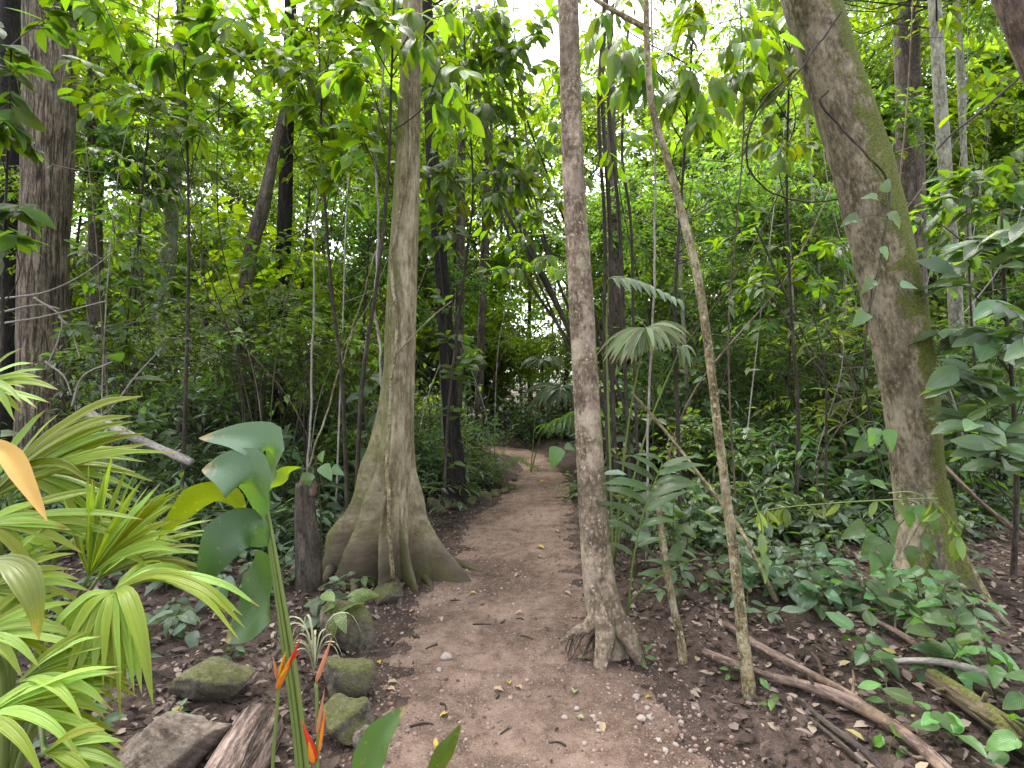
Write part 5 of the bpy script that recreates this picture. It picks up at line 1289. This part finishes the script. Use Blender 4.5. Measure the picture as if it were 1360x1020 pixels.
sapling('leafy_sapling', 'sapling with pale upright leaves between the leaning tree and the right edge', GX(1300, 5.6), [(1300, 560, 5.5), (1290, 420, 5.4), (1285, 300, 5.3)],
    [(1260, 270, 5.1, .4, 30), (1300, 250, 5.1, .4, 30), (1220, 300, 5.2, .35, 26), (1340, 290, 5.0, .4, 26), (1290, 330, 5.2, .4, 24), (1350, 200, 5.4, .4, 26), (1320, 120, 5.6, .5, 30)], 'ell', (.16, .24), (.05, .10, .022), 70, droop=.3)
sapling('leafy_sapling', 'sapling with light leaves spreading low in front of the dark thin trunk', GX(345, 6.8), [(350, 540, 6.7), (355, 460, 6.6), (360, 390, 6.5)],
    [(320, 330, 6.4, .45, 34), (370, 330, 6.4, .4, 34), (400, 400, 6.3, .45, 36), (340, 420, 6.4, .45, 36), (300, 440, 6.3, .45, 34), (430, 470, 6.2, .45, 34), (380, 500, 6.2, .4, 28)], 'ell', (.11, .17), (.05, .10, .014), 71, droop=.25)
sapling('leafy_sapling', 'climber with pale creeping leaves on the black tree', GX(600, 6.6), [(600, 600, 6.55), (594, 460, 6.5), (582, 320, 6.5), (574, 200, 6.5)],
    [(605, 440, 6.4, .25, 14), (612, 470, 6.3, .25, 14), (625, 490, 6.3, .3, 16), (598, 540, 6.4, .2, 8), (595, 395, 6.4, .2, 10), (640, 460, 6.4, .3, 14), (600, 600, 6.4, .15, 6)], 'ell', (.13, .2), (.06, .11, .02), 72, droop=.3, rad=(.008, .004), cat='climber', face=.5)

# twigs and dead branches at the left by the broad tree
for i, pts in enumerate([[(0, 397, 5.2), (60, 388, 5.1), (110, 365, 5), (150, 335, 5)], [(45, 395, 5), (80, 420, 5), (78, 450, 5), (60, 490, 5)], [(78, 420, 5), (95, 440, 5), (106, 475, 5)], [(60, 480, 5), (85, 500, 5), (95, 525, 5)], [(0, 430, 5.1), (60, 420, 5), (140, 400, 5)], [(0, 415, 5), (50, 405, 5), (80, 410, 5)], [(95, 540, 4.9), (110, 500, 4.9), (150, 480, 4.9)]]):
    vine('dead_twig', ['longest pale dead twig rising to the right across the broad brown tree', 'pale dead twig bending down the middle of the broad brown trunk', 'short curved dead twig at the right side of the broad brown trunk', 'lowest curved dead twig at the foot of the broad brown trunk', 'lower straight pale twig running across the broad brown trunk', 'short level twig in the middle of the broad brown trunk', 'pale twig arching right from the foot of the broad brown trunk'][i], 'twig', [P(*q) for q in pts], (.011, .006), 'grey_twig', group='dead twigs before the broad tree')
vine('liana', 'thin leaning green vine crossing the gap left of the buttressed tree', 'vine', [P(400, 650, 4.9), P(430, 560, 4.9), P(455, 480, 4.9), P(480, 400, 4.9), P(500, 330, 4.9)], (.010, .006), 'slim', wob=.006)
vine('liana', 'thin upright sapling stem between the dark thin trunk and the buttressed tree', 'vine', [GX(405, 5.2), P(412, 560, 5.2), P(416, 420, 5.2), P(420, 250, 5.2)], (.013, .008), 'grey_twig', wob=.005)
vine('liana', 'thin grey vertical vine in front of the thin sapling tree gap', 'vine', [GX(858, 4.2), P(862, 520, 4.2), P(868, 400, 4.2), P(870, 250, 4.2), P(866, 80, 4.2), P(864, -60, 4.2)], (.011, .007), 'grey_twig', wob=.004)
vine('liana', 'pale bent vine arching off the buttressed trunk to the right', 'vine', [P(527, 470, 4.05), P(545, 450, 3.95), P(575, 420, 3.95), P(600, 400, 4)], (.008, .005), 'slim')
vine('liana', 'dark long thin branch slanting across the right side', 'vine', [P(1380, 80, 5), P(1300, 150, 5), P(1262, 180, 5), P(1230, 215, 5)], (.012, .01), 'dark_twig')
vine('liana', 'dark slanting thin stem in the leaves of the right side', 'vine', [P(1003, 300, 5.4), P(1030, 360, 5.4), P(1060, 430, 5.4), P(1095, 500, 5.4)], (.011, .009), 'dark_twig')

# ------------------------------------------------------------------ background: bushes, understorey trees, far trees
def clear_path(x, y, m):
    return x > pr(y) + m or x < pl(y) - m
def scatter_bush():
    r = np.random.default_rng(77)
    cnt = 0
    for i in range(900):
        d = r.uniform(5.3, 17); u = r.uniform(-60, 1420)
        x, y = (u - 680) / F * d, d
        sc = r.uniform(.55, 1.15) * (1 if d < 9 else 1.25)
        if not clear_path(x, y, .75 * sc): continue
        if abs(x - BUT[1][0]) < 1.1 and d < 6: continue
        z = float(H(x, y))
        side = 'left' if x < (pl(y) + pr(y)) / 2 else 'right'
        b = np.array((x, y, z))
        ci = int(r.integers(0, 5)); c = (C_UND, C_UND, C_DRK, C_CAN, C_BLU)[ci]
        lab = ('far' if d > 11 else 'mid-distance' if d > 7.5 else 'near') + (' mid-green', ' mid-green', ' dark green', ' yellow green', ' bluish green')[ci] + ' bush ' + where(x, y)
        t = thing('bush', lab, 'bush', b, f'bushes in the undergrowth {side} of the path')
        lift = r.uniform(.25, .75) * sc
        o = obj('foliage', BUSH[r.integers(0, 7)], t, (0, 0, lift), jit(c, r, .3)); o.scale = (sc, sc, sc * r.uniform(.8, 1.3)); o.rotation_euler = (0, 0, r.uniform(0, 6.28))
        cnt += 1
        if cnt >= 240: break
    cnt = 0
    for i in range(1800):
        d = r.uniform(4.3, 10); u = r.uniform(-60, 1420)
        x, y = (u - 680) / F * d, d
        if not clear_path(x, y, .45): continue
        if np.hypot(x - BUT[1][0], y - BUT[1][1]) < 1.15: continue
        if u > 1000 and d < 4.8: continue
        side = 'left' if x < (pl(y) + pr(y)) / 2 else 'right'
        sc = r.uniform(.6, 1.05)
        b = np.array((x, y, float(H(x, y))))
        ci = int(r.integers(0, 3))
        lab = ('farther' if d > 6.5 else 'nearer') + ' low' + (' mid-green', ' dark green', ' bluish green')[ci] + ' plant ' + where(x, y)
        t = thing('low_bush', lab, 'plant', b, f'low plants on the forest floor {side} of the path')
        o = obj('foliage', LOWB[r.integers(0, 5)], t, (0, 0, .16 * sc), jit((C_UND, C_DRK, C_BLU)[ci], r, .3)); o.scale = (sc,) * 3; o.rotation_euler = (0, 0, r.uniform(0, 6.28))
        cnt += 1
        if cnt >= 210: break
scatter_bush()

r = np.random.default_rng(808)
k = 0
for i in range(300):
    d = r.uniform(5.4, 9.5); u = r.uniform(830, 1330) if i % 3 else r.uniform(150, 480)
    x, y = (u - 680) / F * d, d
    if not clear_path(x, y, .9) or np.hypot(x - BUT[1][0], y - BUT[1][1]) < 1.5: continue
    b = np.array((x, y, float(H(x, y)))); sc = r.uniform(.7, 1.0); ci = int(r.integers(0, 3)); hg = r.uniform(1.1, 2.1)
    t = thing('tall_bush', ('mid-green', 'bluish', 'yellow green')[ci] + ' bush on stems ' + where(x, y), 'bush', b, 'taller bushes on slim stems')
    sm = MB()
    for q in range(3):
        e = np.array((r.normal() * .25, r.normal() * .25, hg))
        sm.tube(spline([np.array((r.normal() * .06, r.normal() * .06, -.03)), e * .5 + r.normal(size=3) * .06, e], 10), np.linspace(.011, .004, 10), 5)
    obj('stem', sm.mesh('stem', M['dark_twig']), t)
    o = obj('foliage', BUSH[r.integers(0, 7)], t, (0, 0, hg), jit((C_UND, C_BLU, C_CAN)[ci], r, .25)); o.scale = (sc, sc, sc * .9); o.rotation_euler = (0, 0, r.uniform(0, 6.28))
    k += 1
    if k >= 34: break
r = np.random.default_rng(555)
k = 0
for i in range(300):
    d = r.uniform(4.6, 9.5); u = r.uniform(80, 1340)
    x, y = (u - 680) / F * d, d
    if not clear_path(x, y, .8) or np.hypot(x - BUT[1][0], y - BUT[1][1]) < 1.3: continue
    herb('broadleaf_shrub', ('near ' if d < 6 else 'farther ') + 'broad-leaved shrub ' + where(x, y), GX(u, d), ('ellg', 'ovate', 'obov')[k % 3], int(r.integers(12, 24)), (.17, .32), r.uniform(.7, 1.9), .4, (C_UND, C_BLU, C_CAN, C_UND)[k % 4], 3000 + k, 'shrub', 'broad-leaved shrubs in the undergrowth', face=.5)
    k += 1
    if k >= 34: break
def palm_mesh(seed):
    r = np.random.default_rng(seed); m = MB()
    for q in range(9):
        a = q * .7 + r.uniform(0, .4); d = np.array((math.cos(a), math.sin(a), 0)); L = r.uniform(.7, 1.1); h = r.uniform(.5, 1.0)
        p = spline([(0, 0, 0), d * L * .35 + (0, 0, h), d * L + (0, 0, h * .75)], 22)
        m.tube(p, np.linspace(.008, .002, 22), 4, cap=False, mat=1)
        ii = np.arange(5, 22).repeat(2); sg = np.tile((1., -1.), 17)
        tg = nrm(np.gradient(p, axis=0))[ii]; sd_ = nrm(np.cross(tg, (0, 0, 1.)))
        dr = sd_ * sg[:, None] + tg * .55 + r.normal(size=tg.shape) * .08; dr[:, 2] -= .35
        LL = .34 * np.sin(np.pi * (ii - 3) / 21.) + .05
        leaf_cloud(m, p[ii], dr, np.tile((0, 0, 1.), (34, 1)) + r.normal(size=tg.shape) * .1, LL, LL * .16, r.random(34) * .4)
    return m.mesh('palm_fronds', [M['leaf_under'], M['stem_dk']], smooth=False)
PALMB = [palm_mesh(700 + i) for i in range(4)]
k = 0
for i in range(300):
    d = r.uniform(8, 13); u = r.uniform(60, 1350)
    x, y = (u - 680) / F * d, d
    if not clear_path(x, y, 1.0) or np.hypot(x - BUT[1][0], y - BUT[1][1]) < 1.4: continue
    b = np.array((x, y, float(H(x, y)))); sc = r.uniform(.8, 1.7); ci = int(r.integers(0, 3))
    t = thing('understory_palm', ('near ' if d < 7 else 'farther ') + ('mid-green', 'bluish', 'yellow green')[ci] + ' feather palm ' + where(x, y), 'palm', b, 'feather palms in the undergrowth')
    o = obj('foliage', PALMB[k % 4], t, (0, 0, 0), jit((C_UND, C_BLU, C_CAN)[ci], r, .25)); o.scale = (sc,) * 3; o.rotation_euler = (0, 0, r.uniform(0, 6.28))
    k += 1
    if k >= 12: break

def bg_tree(name, label, group, x, y, hgt, rad, mat, crowns, meshes, scl, col, r, lean=.05):
    b = np.array((x, y, float(H(x, y))))
    t = thing(name, label, 'tree', b, group)
    top = b + np.array((r.normal() * lean * hgt, r.normal() * lean * hgt, hgt))
    p = spline([b - (0, 0, .2), b * .6 + top * .4 + r.normal(size=3) * .02 * hgt, top], 14)
    obj('trunk', MB().tube(p, np.linspace(rad, rad * .45, 14), 8).mesh('trunk', M[mat], org=b), t)
    for q in range(crowns):
        f = r.uniform(.45, 1.02) if q else 1.0
        i = min(13, int(f * 13))
        off = r.normal(size=3) * np.array((.5, .5, .2)) * scl * (1 if q else .3)
        o = obj('crown', meshes[r.integers(0, len(meshes))], t, p[i] + off - b, jit(col, r, .25)); s_ = scl * r.uniform(.75, 1.2)
        o.scale = (s_, s_, s_); o.rotation_euler = (r.normal() * .15, r.normal() * .15, r.uniform(0, 6.28))
    return t
r = np.random.default_rng(99)
k = 0
for i in range(400):
    d = r.uniform(7.5, 14); u = r.uniform(-80, 1440)
    x, y = (u - 680) / F * d, d
    if not clear_path(x, y, .9): continue
    hg = r.uniform(2.2, 7.5)
    if 190 < u < 255 or 350 < u < 400 or 1195 < u < 1285 or 620 < u < 690: continue
    side = 'left' if x < (pl(y) + pr(y)) / 2 else 'right'
    bg_tree('understory_tree', ('low' if hg < 3.6 else 'tall' if hg > 5.5 else 'mid-height') + ' thin understorey tree ' + where(x, y), f'understorey trees {side} of the path', x, y, hg, r.uniform(.02, .05), ('dark_twig', 'brown', 'dark_twig', 'grey_twig')[r.integers(0, 4)], int(r.integers(1, 4)), CROWN, r.uniform(.5, .85), ((C_CAN, C_UND, C_LIM, C_CAN) if side == 'left' else (C_CAN, C_UND, C_BLU, C_UND))[r.integers(0, 4)], r)
    k += 1
    if k >= 44: break
for i in range(70):
    d = r.uniform(15.5, 22); u = -60 + 1480 * (i + r.random()) / 70
    x, y = (u - 680) / F * d, d
    if not clear_path(x, y, .6) or 630 < u < 735: continue
    b = np.array((x, y, float(H(x, y)))); sc = r.uniform(1.3, 2.0); ci = int(r.integers(0, 3))
    t = thing('tall_shrub', ('bright', 'mid-green', 'olive')[ci] + ' tall shrub closing the view ' + where(x, y), 'shrub', b, 'tall shrubs closing the view')
    o = obj('foliage', CROWN[r.integers(0, 7)], t, (0, 0, .95 * sc), jit((C_LIM, C_UND, C_CAN)[ci], r, .25)); o.scale = (sc * .8, sc * .8, sc * .75); o.rotation_euler = (0, 0, r.uniform(0, 6.28))
for (u, d, hg, cr, sc, c_) in ((262, 13, 6.5, 3, .55, C_LIM), (292, 15, 8.5, 3, .65, C_CAN), (276, 12, 4.2, 2, .5, C_CAN), (425, 16, 8, 3, .6, C_LIM), (640, 17, 7.5, 2, .7, C_LIM), (705, 20, 9.5, 2, .8, C_LIM), (745, 16.5, 6, 2, .65, C_LIM), (618, 22, 12, 2, .9, C_LIM), (690, 15, 2.4, 1, .35, C_LIM), (775, 19, 10, 2, .8, C_LIM), (665, 24, 13, 2, .9, C_LIM), (725, 26, 6, 1, .9, C_LIM), (655, 15.5, 2.2, 1, .35, C_BLU), (722, 15.2, 2.0, 1, .33, C_LIM)):
    bg_tree('distant_tree', ('low' if hg < 5 else 'tall' if hg > 9 else 'mid-height') + ' pale tree ' + where((u - 680) / F * d, d), 'distant forest trees', (u - 680) / F * d, d, hg, .05 + .006 * hg, 'brown', cr, FAR, sc, c_, r)
k = 0
for i in range(400):
    d = r.uniform(14, 25); u = r.uniform(-100, 1460)
    x, y = (u - 680) / F * d, d
    if not clear_path(x, y, 1.2): continue
    hg = r.uniform(4, 17)
    if 590 < u < 800 or 190 < u < 232 or 790 < u < 860 or 1190 < u < 1250 or 1290 < u < 1340: continue
    bg_tree('distant_tree', ('short' if hg < 8 else 'tall' if hg > 12.5 else 'mid-height') + (' very far' if d > 25 else ' far') + ' forest tree ' + where(x, y), 'distant forest trees', x, y, hg, r.uniform(.06, .16), ('brown', 'pale', 'dark_twig')[r.integers(0, 3)], int(r.integers(2, 5)), FAR, r.uniform(.7, 1.15), ((C_LIM, C_CAN, C_CAN, C_UND) if u < 760 else (C_CAN, C_UND, C_BLU, C_LIM))[r.integers(0, 4)], r)
    k += 1
    if k >= 50: break

# ------------------------------------------------------------------ tell look-alikes apart by how far off they stand
from collections import defaultdict
same = defaultdict(list)
for o in COL.objects:
    if o.parent is None and o.get('group') and o.get('label') and o.get('category') in ('bush', 'plant', 'tree', 'shrub', 'sapling', 'palm', 'vine', 'stem', 'rock', 'leaf', 'twig', 'pebble'):
        same[o['label']].append(o)
ORD = ['nearest', 'second nearest', 'third nearest', 'fourth nearest', 'fifth nearest', 'sixth nearest', 'seventh nearest', 'eighth nearest', 'ninth nearest', 'tenth nearest', 'eleventh nearest', 'twelfth nearest', 'thirteenth nearest', 'fourteenth nearest']
ORL = ['leftmost', 'second from left', 'third from left', 'fourth from left', 'fifth from left']
for lab, lst in same.items():
    if len(lst) < 2 or len(lst) > 14: continue
    if lst[0]['category'] in ('vine', 'stem'):
        lst.sort(key=lambda o: o.location.x / o.location.y)
        for i, o in enumerate(lst): o['label'] = ('rightmost' if i == len(lst) - 1 else ORL[i]) + ' ' + lab
        continue
    lst.sort(key=lambda o: o.location.y)
    for i, o in enumerate(lst):
        pre = ('closer' if i == 0 else 'more distant') if len(lst) == 2 else ('farthest' if i == len(lst) - 1 else ORD[i])
        o['label'] = pre + ' ' + lab
